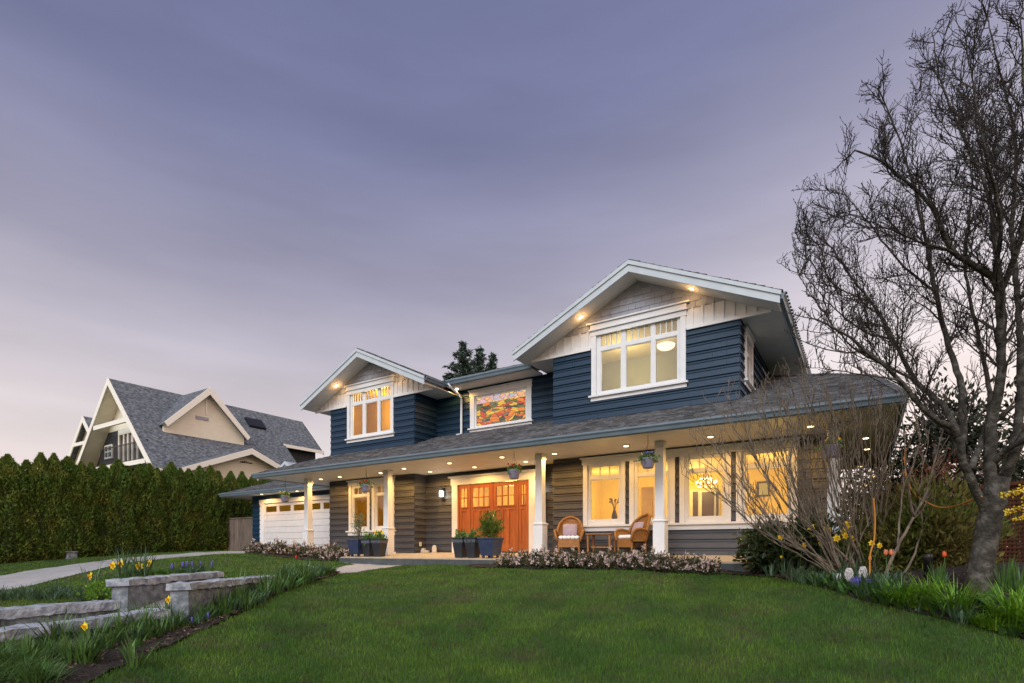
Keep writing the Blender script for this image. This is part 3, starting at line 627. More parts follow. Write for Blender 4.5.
# ---- entrance
ent = MB(); ENT.box(ent, -11.25, -11.03, -.15, 2.03, -.06, .05); ENT.box(ent, -8.34, -8.12, -.15, 2.03, -.06, .05); ENT.box(ent, -11.29, -8.08, 2.03, 2.26, -.06, .06); ENT.box(ent, -11.36, -8.01, 2.262, 2.31, -.06, .12)
ent.build('entrance_casing', M['white'], house)
mb = MB(); ENT.box(mb, -11.03, -8.34, -.17, -.10, -.08, .06); mb.build('threshold', M['darkwood'], house)
def door(u0, u1, cols, rows, panels, name='front_door'):
    z0, z1 = -.095, 2.02; st = .105 if u1-u0 > .6 else .085; zt0, zt1 = 1.30, 1.90; mb = MB()
    gxs = [u0 + st + (u1-u0-2*st)*k/cols for k in range(cols+1)]
    ENT.box(mb, u0, u0+st, z0, z1, -.05, 0); ENT.box(mb, u1-st, u1, z0, z1, -.05, 0); ENT.box(mb, u0+st, u1-st, zt1, z1, -.05, 0); ENT.box(mb, u0+st, u1-st, zt0-.13, zt0, -.05, 0); ENT.box(mb, u0+st, u1-st, z0, z0+.22, -.05, 0)
    for k in range(1, cols): ENT.box(mb, gxs[k]-.016, gxs[k]+.016, zt0, zt1, -.04, -.004)
    zm = (zt0+zt1)/2; ENT.box(mb, u0+st, u1-st, zm-.016, zm+.016, -.041, -.005)
    ENT.box(mb, u0+st-.02, u1-st+.02, zt0-.03, zt0+.005, 0, .03)
    for k in range(1, panels): q = u0 + st + (u1-u0-2*st)*k/panels; ENT.box(mb, q-.05, q+.05, z0+.22, zt0-.13, -.05, -.001)
    ENT.box(mb, u0+st, u1-st, z0+.22, zt0-.13, -.045, -.022)
    d = mb.build(name, M['door'], house)
    MB().quad(ENT.p(u0+st,zt0,-.02), ENT.p(u1-st,zt0,-.02), ENT.p(u1-st,zt1,-.02), ENT.p(u0+st,zt1,-.02)).build('pane', M['glass'], d)
    return d
fr = MB(); 
for q in (-11.03, -10.585, -9.71, -8.785, -8.40): ENT.box(fr, q, q+.055, -.1, 2.03, -.06, .012)
fr.build('door_frame', M['door'], house)
door(-10.97, -10.59, 2, 2, 1, 'sidelight'); d1 = door(-10.525, -9.715, 3, 2, 3); d2 = door(-9.65, -8.79, 3, 2, 3); door(-8.725, -8.405, 2, 2, 1, 'sidelight')
for d, q in ((d1, -9.77), (d2, -9.60)):
    mb = MB(); mb.tube([ENT.p(q,.80,.0), ENT.p(q,.80,.05), ENT.p(q,1.06,.05), ENT.p(q,1.06,0)], .011, 8); ENT.box(mb, q-.022, q+.022, .74, 1.16, 0, .008); mb.build('handle', M['brass'], d)

# ---- garage door
gd = MB(); u0, u1 = -23.45, -18.35
for k in range(8): z = -.12 + k*.272; GAR.box(gd, u0, u1, z, z+.262, -.06, -.02) if k < 6 else None
zs0 = -.12 + 6*.272
nw = 5; pw = (u1-u0)/nw
for k in range(nw): GAR.box(gd, u0+k*pw, u0+k*pw+.10, zs0, zs0+.40, -.06, -.02); GAR.box(gd, u0+(k+1)*pw-.10, u0+(k+1)*pw-.002, zs0, zs0+.40, -.061, -.021)
GAR.box(gd, u0, u1, zs0+.402, zs0+.53, -.06, -.02); GAR.box(gd, u0, u1, zs0-.002, zs0+.14, -.059, -.019)
gdo = gd.build('garage_door', M['garage'], house, bevel=.006)
for k in range(nw): MB().quad(*[GAR.p(u0+k*pw+a, zs0+b, -.045) for a, b in ((.10,.14),(pw-.10,.14),(pw-.10,.40),(.10,.40))]).build('pane', M['glass'], gdo)
mb = MB(); GAR.box(mb, -23.75, u0, -.15, 2.06, -.08, .03); GAR.box(mb, u1, -18.05, -.15, 2.06, -.08, .03); GAR.box(mb, -23.8, -18.0, 2.06, 2.24, -.08, .035); mb.build('garage_casing', M['white'], house)

# ---- downspout, outlet
a = onY(461.4, 400, 14.42); mb = MB(); mb.tube([(-11.25,13.74,5.3), (-11.2,13.76,5.2), (a[0],14.40,5.02), (a[0],14.42,4.95), (a[0],14.42,3.80), (a[0]-.12,14.3,3.74)], .042, 8); mb.build('downspout', M['white'], house)
mb = MB(); mb.box(-12.36,13.57,.06,-12.33,13.66,.2); mb.build('outlet', M['stoneware'], house)
# ---- wall sconces
for x in (-11.62, -7.86):
    mb = MB(); ENT.box(mb, x-.06, x+.06, 1.55, 1.95, 0, .05); mb.tube([ENT.p(x,1.92,.05), ENT.p(x,1.95,.13)], .014, 6); ENT.box(mb, x-.085, x+.085, 1.925, 1.95, .05, .23); ENT.box(mb, x-.05, x+.05, 1.63, 1.645, .08, .2)
    sc = mb.build('wall_sconce', M['black'], house); mb = MB(); ENT.box(mb, x-.042, x+.042, 1.68, 1.86, .09, .18); mb.build('shade', M['sconce'], sc)
    plamp('sconce_light', (x, 13.95-.32, 1.78), 5, (1, .86, .62), .06, sc)
# ---- downlights
DL = [(-13.18,12.64),(-11.86,12.34),(-11.63,13.28),(-10.01,12.27),(-9.87,13.28),(-8.17,12.22),(-8.02,13.2),(-6.73,12.51),(-4.78,12.48),(-2.83,12.45),(-.9,12.48),(.03,14.47),(.06,16.09),(-.1,19.4),(-16.16,12.65),(-15.1,12.6),(-22.95,14.75),(-20.4,14.75)]
def downlight(x, y, z, p, nrm=None):
    q = Vector((0,0,-1)) if nrm is None else Vector(nrm)
    rot = q.to_track_quat('-Z', 'Y').to_matrix()
    mb = MB(); mb.lathe([(.060,-.004),(.082,-.012),(.086,-.002)], (0,0,0), 20); mb.v = [tuple(rot @ Vector(v) + Vector((x,y,z))) for v in mb.v]; d = mb.build('downlight', M['white'], house)
    mb = MB(); mb.lathe([(.058,-.014),(.05,-.02)], (0,0,0), 20); mb.v = [tuple(rot @ Vector(v) + Vector((x,y,z))) for v in mb.v]; mb.build('lens', M['lamp'], d)
    l = Vector((x,y,z)) + q*.13; lo_ = plamp('downlight_lamp', Vector((x,y,z)) + q*.05, p*5.4, (1,.54,.15), rad=.05, parent=d, spot=168) if nrm is None else plamp('downlight_lamp', l, p, (1,.55,.2), rad=.05, parent=d)
for x, y in DL: downlight(x, y, ZC+.003, 11)
for cx, zt, sx in ((-4.82, 6.765, (-6.27, -3.40)), (-14.42, 6.505, (-15.88, -12.97))):
    for x in sx: s = 1 if x > cx else -1; downlight(x, 13.1, zt - .475*abs(x-cx), 3, (-s*.429, 0, -.903))
downlight(-11.23, 14.15, 5.233, 6)

# ---- rooms behind the windows
def room(x0, y0, z0, x1, y1, z1, wm, cm='ceil', fm='floorw', front=False):
    mb = MB(); mb.quad((x0,y0,z0),(x1,y0,z0),(x1,y1,z0),(x0,y1,z0), mi=2); mb.quad((x0,y0,z1),(x0,y1,z1),(x1,y1,z1),(x1,y0,z1), mi=1)
    mb.quad((x0,y1,z0),(x1,y1,z0),(x1,y1,z1),(x0,y1,z1)); mb.quad((x0,y0,z0),(x0,y1,z0),(x0,y1,z1),(x0,y0,z1)); mb.quad((x1,y0,z0),(x1,y0,z1),(x1,y1,z1),(x1,y1,z0))
    return mb.build('interior_room', [M[wm], M[cm], M[fm]], house)
WARM = (1, .655, .165)
r1 = room(-7.83, 13.5, -.12, -.75, 18, 2.43, 'cream')
r2 = room(-12.3, 14.02, -.12, -7.9, 17.5, 2.43, 'cream')
r3 = room(-16.45, 13.5, -.12, -12.5, 16.2, 2.43, 'ochre')
r4 = room(-16.45, 13.5, 3.0, -12.5, 15.0, 5.62, 'ochre', 'ochre')
r5 = room(-7.15, 13.5, 3.0, -2.5, 15.7, 5.66, 'sage', 'ceil')
r6 = room(-24.15, 15.3, -.1, -16.65, 19.8, 2.42, 'cream')
for r, loc, p, c in ((r1,(-6.9,16.2,1.5),68,WARM), (r1,(-4.6,16.8,1.9),60,WARM), (r1,(-1.9,15.8,1.5),68,WARM), (r2,(-9.9,15.4,1.7),190,WARM), (r3,(-14.4,15.2,2.0),65,(1,.66,.2)), (r4,(-14.7,14.2,5.1),110,(1,.66,.15)), (r5,(-5.6,14.5,5.0),42,(1,.76,.32)), (r6,(-21,17,2.0),45,WARM)):
    plamp('room_lamp', loc, p, c, .22, r)
def onback(px0, py0, px1, py1, Y, mb, d=.05, mi=0):
    a = onY(px0, py1, Y); b = onY(px1, py0, Y); mb.box(a[0], Y-d, a[2], b[0], Y-.002, b[2], mi); return a, b
mb = MB(); onback(642, 487, 653, 523, 17.98, mb, .06); mb.build('interior_door', M['floorw'], r1)
mb = MB(); onback(690.5, 489, 720, 527, 17.98, mb, .05); mb.build('doorway_casing', M['white'], r1)
mb = MB(); onback(693, 491.5, 698, 527, 17.92, mb, .02); onback(702, 491.5, 714, 527, 17.92, mb, .02); onback(716, 491.5, 718.5, 527, 17.92, mb, .02); mb.build('dark_doorway', M['darkwood'], r1)
mb = MB(); onback(757, 481, 770, 497, 17.98, mb, .04); mb.build('picture_frame', M['darkwood'], r1)
mb = MB(); onback(759, 483, 768, 495, 17.935, mb, .02); mb.build('picture', M['sage'], r1)
mb = MB(); mb.box(-14.9,15.7,-.1,-13.8,16.19,1.5); mb.build('tall_cabinet', M['darkwood'], r3)
mb = MB(); mb.box(-10.6,17.3,-.1,-9.6,17.48,2.0); mb.build('inner_door', M['floorw'], r2)

# ================================================================== NEIGHBOUR'S HOUSE
nh = empty('neighbour_house', (-36, 18, -.3), 'cream and charcoal steep roofed house beyond the cedar hedge', 'house')
NX, NZ, NS = -36.4, 9.72, 1.045
nzr = lambda x: NZ - NS*abs(x - NX)
mb = MB()
mb.prism([(NX,13.9,NZ), (-31.1,13.9,nzr(-31.1)), (-31.1,23.6,nzr(-31.1)), (-34.05,23.6,nzr(-34.05)), (-34.05,26.8,nzr(-34.05)), (NX,26.8,NZ)], (-.12,0,-.14))
mb.prism([(NX,13.9,NZ), (-41.7,13.9,nzr(-41.7)), (-41.7,26.8,nzr(-41.7)), (NX,26.8,NZ)], (.12,0,-.14))
mb.build('main_roof', M['nroof'], nh)
mb = MB()                                        # rake boards and their cream soffit
for s in (-1, 1):
    xe = NX + s*5.3
    mb.prism([(NX,13.86,NZ+.02), (xe,13.86,nzr(xe)+.02), (xe-s*.02,13.86,nzr(xe)-.36), (NX,13.86,NZ-.40)], (0,.05,0))
mb.box(-38.35,13.88,6.95,-34.0,14.0,7.2)
mb.build('bargeboard', M['ntrim'], nh)
mb = MB()
for s in (-1, 1):
    xe = NX + s*5.2; mb.prism([(NX,13.95,NZ-.30), (xe,13.95,nzr(xe)-.30), (xe,16.0,nzr(xe)-.30), (NX,16.0,NZ-.30)], (0,0,.05))
mb.build('gable_soffit', M['ncream'], nh)
mb = MB(); mb.prism([(NX-2.3,14.78,7.0), (NX+2.3,14.78,7.0), (NX,14.78,NZ-.3)], (0,.1,0)); mb.build('upper_gable_wall', M['ncream'], nh)
mb = MB(); mb.prism([(NX-5.0,14.80,4.0), (NX+5.0,14.80,4.0), (NX+2.35,14.80,7.0), (NX-2.35,14.80,7.0)], (0,.1,0)); mb.build('lower_gable_wall', M['ndark'], nh)
mb = MB(); mb.box(-41.3,14.9,-.4,-31.5,26.6,4.0); mb.box(-36.2,23.7,4,-34.6,26.6,7.35); mb.build('wall', M['ndark'], nh)
# balcony door, window and rail
a = onY(119.5,432,14.78); b = onY(139,463,14.78); b2 = onY(139,430,14.78)
dz0, dz1 = b[2], 6.95; mb = MB(); x0, x1 = a[0], b[0]
mb.box(x0,14.70,dz0,x0+.14,14.79,dz1); mb.box(x1-.14,14.70,dz0,x1,14.79,dz1); mb.box(x0+.14,14.70,dz1-.3,x1-.14,14.79,dz1)
for k in (1,2,3): q = x0+.14+(x1-x0-.28)*k/4; mb.box(q-.075,14.71,dz0,q+.075,14.78,dz1-.3)
bd = mb.build('balcony_door', M['ntrim'], nh); MB().quad((x0+.1,14.77,dz0),(x1-.1,14.77,dz0),(x1-.1,14.77,dz1-.2),(x0+.1,14.77,dz1-.2)).build('pane', M['nglass'], bd)
MB().quad((x0+.1,14.785,dz0),(x1-.1,14.785,dz0),(x1-.1,14.785,dz1-.2),(x0+.1,14.785,dz1-.2)).build('unlit_room_sheet', M['black'], bd)  # flat black sheet puts in the darkness of the unlit room
a = onY(105.5,446,14.78); b = onY(113,458,14.78); mb = MB(); mb.box(a[0],14.72,b[2],b[0],14.79,a[2]); w = mb.build('window', M['ntrim'], nh); mb = MB()
for k in range(2):
    for j in range(2): xx = a[0]+.1+k*(b[0]-a[0]-.1)/2; zz = b[2]+.1+j*(a[2]-b[2]-.1)/2; mb.quad((xx,14.71,zz),(xx+(b[0]-a[0]-.1)/2-.08,14.71,zz),(xx+(b[0]-a[0]-.1)/2-.08,14.71,zz+(a[2]-b[2]-.1)/2-.08),(xx,14.71,zz+(a[2]-b[2]-.1)/2-.08))
mb.build('pane', M['skyl'], w)
mb = MB(); z0 = onY(120,464,14.3)[2]; mb.box(-38.6,14.1,z0-.25,-32.5,14.78,z0); mb.build('balcony_floor', M['ntrim'], nh)
mb = MB(); mb.box(-38.4,14.25,z0+1.02,-32.6,14.30,z0+1.07); mb.box(-38.4,14.25,z0+.08,-32.6,14.29,z0+.11)
for x in np.arange(-38.4, -32.55, .13): mb.box(x,14.262,z0,x+.018,14.28,z0+1.02)
mb.build('balcony_rail', M['black'], nh)
# dormer
DX = -33.0; ay, az = 17.85, 9.62; hy, hz = 2.5, 2.55
mb = MB()
for s in (-1, 1): mb.prism([(DX,ay,az), (DX,ay+s*hy,az-hz), (DX-.0-2.9+0,ay+s*hy,az-hz), (NX,ay,az)], (0,0,-.12))
dr = mb.build('dormer_roof', M['nroof'], nh)
mb = MB()
for s in (-1, 1): mb.prism([(DX,ay,az+.03), (DX,ay+s*(hy+.05),az-hz), (DX,ay+s*(hy-.12),az-hz-.22), (DX,ay,az-.42)], (.07,0,0))
mb.build('bargeboard', M['ntrim'], dr)
mb = MB(); mb.prism([(DX-.4,ay,az-.1), (DX-.4,ay-2.4,az-2.55), (DX-.4,ay+2.4,az-2.55)], (-.1,0,0)); mb.prism([(DX-.4,ay-2.4,az-2.55), (DX-.4,ay-2.4,az-3.1), (DX-.4,ay+2.4,az-3.1), (DX-.4,ay+2.4,az-2.55)], (-.1,0,0)); mb.build('gable_wall', M['ncream'], dr)
mb = MB(); a = onX(196,415.5,DX-.37); b = onX(208.5,421,DX-.37); mb.box(DX-.395,a[1],b[2],DX-.35,b[1],a[2]); mb.build('gable_vent', M['lattice_v'], dr)
mb = MB(); mb.box(DX-.39,ay-.06,az-1.6,DX-.36,ay+.06,az-.3); mb.build('batten', M['ntrim'], dr)
# low front gable
PX = -29.6; ay, az, hy, hz = 18.4, 5.70, 4.0, 1.62; mb = MB()
for s in (-1, 1): mb.prism([(PX,ay,az), (PX,ay+s*hy,az-hz), (-33.2,ay+s*hy,az-hz), (-33.2,ay,az)], (0,0,-.1))
pr = mb.build('porch_roof', M['nroof'], nh); mb = MB()
for s in (-1, 1): mb.prism([(PX,ay,az+.02), (PX,ay+s*hy,az-hz), (PX,ay+s*hy,az-hz-.28), (PX,ay,az-.32)], (.07,0,0))
mb.build('bargeboard', M['ntrim'], pr)
mb = MB(); mb.prism([(PX-.5,ay,az-.1), (PX-.5,ay-3.8,az-1.6), (PX-.5,ay-3.8,3.4), (PX-.5,ay+3.8,3.4), (PX-.5,ay+3.8,az-1.6)], (-.1,0,0)); mb.build('gable_wall', M['ncream'], pr)
mb = MB(); mb.box(PX-.55,14.7,-.3,PX-.45,22.1,3.38); mb.build('porch_wall', M['ntrim'], pr)
a = onX(246,463,PX-.48); mb = MB()
for k in range(-3, 4): mb.tube([(PX-.46,a[1]+k*.08,a[2]), (PX-.44,a[1]+k*.12,a[2]+.12-.03*abs(k))], .025, 5)
mb.build('ornament', M['ndark'], pr)
mb = MB(); mb.box(-31.2,13.95,4.02,-31.0,16.2,4.18); mb.build('gutter', M['ntrim'], nh)
a = onX(255,415,-35.2); sx = a[0]; mb = MB(); q = lambda x, y, d: (x, y, nzr(x)+d)
mb.prism([q(-35.5,a[1]-.6,.02), q(-34.9,a[1]-.6,.02), q(-34.9,a[1]+.6,.02), q(-35.5,a[1]+.6,.02)], (.1,0,.12)); sk = mb.build('skylight', M['black'], nh)
MB().quad(q(-35.34,a[1]-.5,.165), q(-34.86,a[1]-.5,.165), q(-34.86,a[1]+.5,.165), q(-35.34,a[1]+.5,.165)).build('pane', M['skyl'], sk)
mb = MB(); mb.prism([(-34.0,23.5,nzr(-34.05)-.02), (-34.0,26.85,nzr(-34.05)-.02), (-34.0,26.85,nzr(-34.05)-.24), (-34.0,23.5,nzr(-34.05)-.24)], (.08,0,0)); mb.prism([(NX,26.82,NZ), (-33.95,26.82,nzr(-33.95)), (-33.95,26.82,nzr(-33.95)-.25), (NX,26.82,NZ-.28)], (0,.06,0)); mb.build('eave_board', M['ntrim'], nh)
# second gable further over
SX, SZ = -43.6, 8.75
mb = MB()
for s in (-1, 1): mb.prism([(SX,15.2,SZ), (SX+s*3.2,15.2,SZ-3.3), (SX+s*3.2,21,SZ-3.3), (SX,21,SZ)], (0,0,-.14))
sr = mb.build('side_roof', M['nroof'], nh); mb = MB()
for s in (-1, 1): mb.prism([(SX,15.16,SZ+.02), (SX+s*3.2,15.16,SZ-3.28), (SX+s*3.15,15.16,SZ-3.65), (SX,15.16,SZ-.4)], (0,.05,0))
mb.box(SX-1.6,15.15,SZ-1.9,SX+1.6,15.25,SZ-1.68); mb.build('bargeboard', M['ntrim'], sr)
mb = MB(); mb.prism([(SX-3,15.6,SZ-3.2), (SX+3,15.6,SZ-3.2), (SX,15.6,SZ-.15)], (0,.1,0)); mb.box(SX-2.8,16.3,0,SX+2.8,20.5,SZ-3.21); mb.build('gable_wall', M['ncream'], sr)

# ================================================================== HEDGE, FENCES
def cedar_proto(seed):
    r = np.random.default_rng(seed); n = 7200; H_ = 4.0
    z = r.random(n)**.85 * H_ * (1 + .0*seed); t = z / H_
    prof = .50 * np.where(t < .80, 1 - .1*t, (1 - .08) * np.clip((1-t)/.20, 0, 1)**1.05) * np.clip(t*14, .75, 1)
    az = r.random(n)*2*np.pi; lob = 1 + .16*np.sin(az*5 + 3*np.sin(z*2.1+seed)) + .12*np.sin(z*6+az*3)
    rad = prof * lob * (1 - .35*r.random(n)**2) * (1 + .45*np.clip(t-.7,0,1)*np.sin(az*3+seed)*3) + .02
    C = np.stack([np.cos(az)*rad, np.sin(az)*rad, z], -1); C[:, 2] += .05
    D = np.stack([np.cos(az)*.55, np.sin(az)*.55, np.ones(n)*(.55+.5*t)], -1) + r.normal(0, .38, (n, 3))
    return leaves(C, D, r.uniform(.08, .20, n), r.uniform(.025, .06, n), r=r)
CED = []
for s in range(4):
    root = empty('hedge_cedar', (0, 0, 0), 'clipped green cedar standing in the tall hedge along the driveway', 'hedge tree', 'cedars of the tall hedge along the driveway')
    npmesh('foliage', cedar_proto(s+3), 4, M['cedar'], root)
    mb = MB(); mb.lathe([(.06,-.05),(.30,.15),(.36,.8),(.34,2.0),(.30,2.6),(.15,3.2),(.02,3.7)], (0,0,0), 9); mb.build('trunk', M['cedarcore'], root, local=True); CED.append(root)  # solid dark core added inside the foliage to block see-through, not a stem
ys = np.arange(1.4, 15.3, .44); first = [True]*4
for i, y in enumerate(ys):
    k = i % 4; x = -27.1 + random.uniform(-.12, .12); loc = (x, y + random.uniform(-.08,.08), gz(x, y)-.05); hgt = .99 + random.uniform(-.055, .055) + (.03 if y < 7 else 0)
    o = CED[k] if first[k] else dup(CED[k]); first[k] = False
    o.location = loc; o.rotation_euler = (0, 0, random.uniform(0, 6.28)); q_ = random.uniform(.9, 1.15); o.scale = (q_, q_, hgt)
for x in np.arange(-26.9, -24.6, .55):             # a few more behind the wooden fence
    o = dup(CED[int(x*7) % 4], (x, 18.6 + random.uniform(-.1,.1), -.2), random.uniform(0,6), (1, 1, 1.0+random.uniform(-.06,.06)), 'green cedar standing behind the grey wooden fence'); o['group'] = 'cedars behind the wooden fence'
for y in np.arange(15.9, 18.4, .6):
    o = dup(CED[int(y*7) % 4], (-27.4, y, -.2), random.uniform(0,6), (1, 1, 1.02+random.uniform(-.06,.06)), 'green cedar standing behind the grey wooden fence'); o['group'] = 'cedars behind the wooden fence'
# wooden fence between hedge and garage
fb = empty('wooden_fence', (-25.6, 15.4, -.2), 'weathered grey vertical board fence between hedge and garage', 'fence')
mb = MB(); x = -26.9
while x < -24.4: mb.box(x, 15.40, -.25, x+.135, 15.425+random.uniform(0,.01), 1.45+random.uniform(-.015,.015)); x += .14
mb.build('boards', M['fence'], fb); MB().box(-26.9,15.36,1.44,-24.4,15.46,1.49).build('rail', M['fence'], fb); MB().box(-26.9,15.44,.2,-24.4,15.48,.3).build('rail', M['fence'], fb)
for x in (-26.95, -24.48): mb = MB(); mb.box(x-.05,15.36,-.3,x+.05,15.46,1.5); mb.build('post', M['fence'], fb)
# small utility box under the hedge
p = onG(70, 558.5); mb = MB(); mb.taper(p.x, p.y, p.z-.05, p.z+.24, .25, .18, .23, .16); mb.box(p.x-.26, p.y-.19, p.z+.24, p.x+.26, p.y+.19, p.z+.29)
tag(mb.build('utility_box', M['stone'], bevel=.015), 'small grey utility box at the foot of the hedge', 'utility box')
# lattice fence at right
lf = empty('lattice_fence', (2.9, 11.6, -.5), 'red brown stained lattice fence behind the bare tree', 'fence')
A_, B_ = Vector((1.55, 12.3, 0)), Vector((3.6, 10.0, 0)); dv = (B_-A_).normalized(); nv = Vector((dv.y, -dv.x, 0)); Lf = (B_-A_).length
def fbx(mb, u0, u1, z0, z1, d0, d1): 
    q = lambda u, d: A_ + dv*u + nv*d
    vs_ = [q(u0,d0), q(u1,d0), q(u1,d1), q(u0,d1)]; v = [(p.x,p.y,z0) for p in vs_] + [(p.x,p.y,z1) for p in vs_]
    mb.add(v, [(3,2,1,0),(4,5,6,7),(0,1,5,4),(1,2,6,5),(2,3,7,6),(3,0,4,7)])
npan = 3; pl_ = Lf/npan
for k in range(npan+1): mb = MB(); fbx(mb, k*pl_-.05, k*pl_+.05, -.7, 1.0, -.05, .05); mb.build('post', M['redfence'], lf)
for q_ in ((-.1, Lf+.1, 1.0, 1.06, -.10, .10), (-.05, Lf+.05, .86, .995, -.02, .02), (0, Lf, -.55, -.42, -.02, .02)): mb = MB(); fbx(mb, *q_); mb.build('rail', M['redfence'], lf)
for k in range(npan):
    mb = MB(); u = k*pl_+.05
    while u < (k+1)*pl_-.05: fbx(mb, u, u+.028, -.42, .86, -.012, -.002); u += .065
    z = -.40
    while z < .86: fbx(mb, k*pl_+.05, (k+1)*pl_-.05, z, z+.028, .0, .010); z += .065
    mb.build('lattice_panel', M['redfence'], lf)

# ================================================================== STONE WALLS BY THE PATH
def rough_box(mb, A, B, w, z0a, z1a, z0b, z1b, nl, amp, seed, mi=0):
    A = Vector(A); B = Vector(B); d = (B-A); L = d.length; d.normalize(); s_ = Vector((-d.y, d.x, 0)); ring = []
    prof = [(0,0),(0,.33),(0,.66),(0,1),(.33,1),(.66,1),(1,1),(1,.66),(1,.33),(1,0)]; b = len(mb.v); m = len(prof)
    for i in range(nl+1):
        t = i/nl
        for (q, h) in prof:
            z = (z0a+(z1a-z0a)*h)*(1-t) + (z0b+(z1b-z0b)*h)*t; p = A + d*(L*t) + s_*(w*q); p.z = z
            nv = mnoise.noise_vector(Vector((p.x*6+seed, p.y*6, p.z*9))) * amp + mnoise.noise_vector(Vector((p.x*17+seed, p.y*17, p.z*22))) * amp*.5
            mb.v.append(tuple(p + nv))
    for i in range(nl):
        for j in range(m-1): mb.f.append((b+i*m+j, b+i*m+j+1, b+(i+1)*m+j+1, b+(i+1)*m+j)); mb.m.append(mi); mb.sm.append(False)
    mb.f.append(tuple(b+j for j in range(m))); mb.m.append(mi); mb.sm.append(False); mb.f.append(tuple(b+nl*m+j for j in range(m))[::-1]); mb.m.append(mi); mb.sm.append(False)
def stone_wall(root, segs, capn):
    """segs: list of (A, zA, B, zB, capthick, width); A,B plan points of the front edge of the cap"""
    for (A, za, B, zb, ct, w, nc) in segs:
        A = Vector((A[0], A[1], 0)); B = Vector((B[0], B[1], 0)); mb = MB(); d = (B-A).normalized(); s_ = Vector((-d.y, d.x, 0))
        rough_box(mb, A + s_*.05 + d*.04, B + s_*.05 - d*.04, w-.1, gz(A.x,A.y)-.25, za-ct-.004, gz(B.x,B.y)-.25, zb-ct-.004, max(8, int((B-A).length/.06)), .012, 3.1)
        mb.build('block_course', M['stone'], root)
        cuts = [0] + sorted(random.uniform(i-.2, i+.2)/nc for i in range(1, nc)) + [1]
        for a, b in zip(cuts, cuts[1:]):
            mb = MB(); P_ = A.lerp(B, a) + d*.006; Q_ = A.lerp(B, b) - d*.006; z0 = za+(zb-za)*a; z1 = za+(zb-za)*b
            rough_box(mb, P_, Q_, w, z0-ct, z0, z1-ct, z1, max(6, int((Q_-P_).length/.035)), .020, random.uniform(0, 50)); mb.build('cap_stone', M['capstone'], root)
pt = lambda px, py, F: (atf(px, py, F), )
def seg(a, b, ct, w, nc): A = atf(*a); B = atf(*b); return (A[:2], A[2], B[:2], B[2], ct, w, nc)
wb = empty('stone_wall', tuple(onG(110, 602)), 'far low grey stone garden wall with rough caps and a taller right end', 'stone wall')
stone_wall(wb, [seg((-75,614.5,6.1), (-2,610,6.9), .125, .36, 2), seg((-2,610,6.9), (121,600.5,8.0), .125, .36, 2), seg((129,579.5,7.95), (224,571.5,10.4), .10, .34, 2)], 2)
wf = empty('stone_wall', tuple(onG(60, 645)), 'near low grey stone garden wall edging the daffodil bed', 'stone wall')
stone_wall(wf, [seg((-75,640,5.0), (-2,632,5.6), .11, .34, 2), seg((-2,632,5.6), (172,609,7.1), .11, .34, 3), seg((190,583.5,7.25), (300,573.5,10.6), .09, .34, 3)], 2)

# ================================================================== THINGS ON THE PORCH
def arm_chair(root):
    """rounded wicker armchair, faces -Y, seat .42 high, seat about .56 wide"""
    W_, Z_ = .30, .42; pts = []
    mb = MB(); mb.prism([(-.27,-.26,Z_-.06), (.27,-.26,Z_-.06), (.30,-.05,Z_-.06), (.25,.22,Z_-.06), (0,.29,Z_-.06), (-.25,.22,Z_-.06), (-.30,-.05,Z_-.06)], (0,0,.06)); mb.prism([(-.27,-.265,Z_-.2), (.27,-.265,Z_-.2), (.27,-.265,Z_-.06), (-.27,-.265,Z_-.06)], (0,.02,0)); mb.build('seat', M['wicker'], root, local=True)
    mb = MB(); n = 20                              # curved back: a bent shell rising from the seat, with a fat rolled rim
    rim = []
    for i in range(n+1):
        t = math.pi * i / n; x = -math.cos(t)*.33; h = Z_ + .10 + .50*math.sin(t)**.75; y = .30 - .16*(math.cos(t)**2)*1.2 + (h-Z_)*.22; rim.append(Vector((x, y, h)))
    base = [Vector((p.x*.86, .26 - .10*(p.x/.33)**2*1.6, Z_)) for p in rim]; b = len(mb.v)
    for k in range(7):
        for i in range(n+1): q = base[i].lerp(rim[i], k/6); q.y += .03*math.sin(math.pi*k/6); mb.v.append(tuple(q))
    for k in range(6):
        for i in range(n): mb.f.append((b+k*(n+1)+i, b+k*(n+1)+i+1, b+(k+1)*(n+1)+i+1, b+(k+1)*(n+1)+i)); mb.m.append(0); mb.sm.append(True)
    mb.tube(rim, .034, 8); o = mb.build('backrest', M['wicker'], root, local=True); so = o.modifiers.new('thickness', 'SOLIDIFY'); so.thickness = .018
    for s in (-1, 1):
        arm = [Vector((s*.33, .22, .56)), Vector((s*.36, .10, .63)), Vector((s*.37,-.06,.655)), Vector((s*.365,-.20,.64)), Vector((s*.345,-.28,.57)), Vector((s*.32,-.285,.47)), Vector((s*.29,-.27,.38))]
        mb = MB(); mb.tube(arm, .032, 8); lo = [Vector((s*.29, p.y*.85, Z_-.02)) for p in arm[:5]]
        b = len(mb.v)
        for q in arm[:5]: mb.v.append(tuple(q))
        for q in lo: mb.v.append(tuple(q))
        for i in range(4): mb.f.append((b+i, b+i+1, b+6+i, b+5+i)); mb.m.append(0); mb.sm.append(True)
        mb.build('armrest', M['wicker'], root, local=True)
    for x, y in ((-.25,-.23), (.25,-.23), (-.2,.2), (.2,.2)): mb = MB(); mb.tube([(x,y,Z_-.06), (x*1.08,y*1.08,0)], [.026,.022], 8); mb.build('leg', M['wicker'], root, local=True)
    mb = MB(); nn = 5
    for i in range(nn):
        for j in range(4): mb.ball((-.205+i*.1025, -.2+j*.115, Z_+.045), .072, 8, sq=(1,1,.75))
    mb.build('seat_cushion', M['cushion'], root, local=True)
    return root
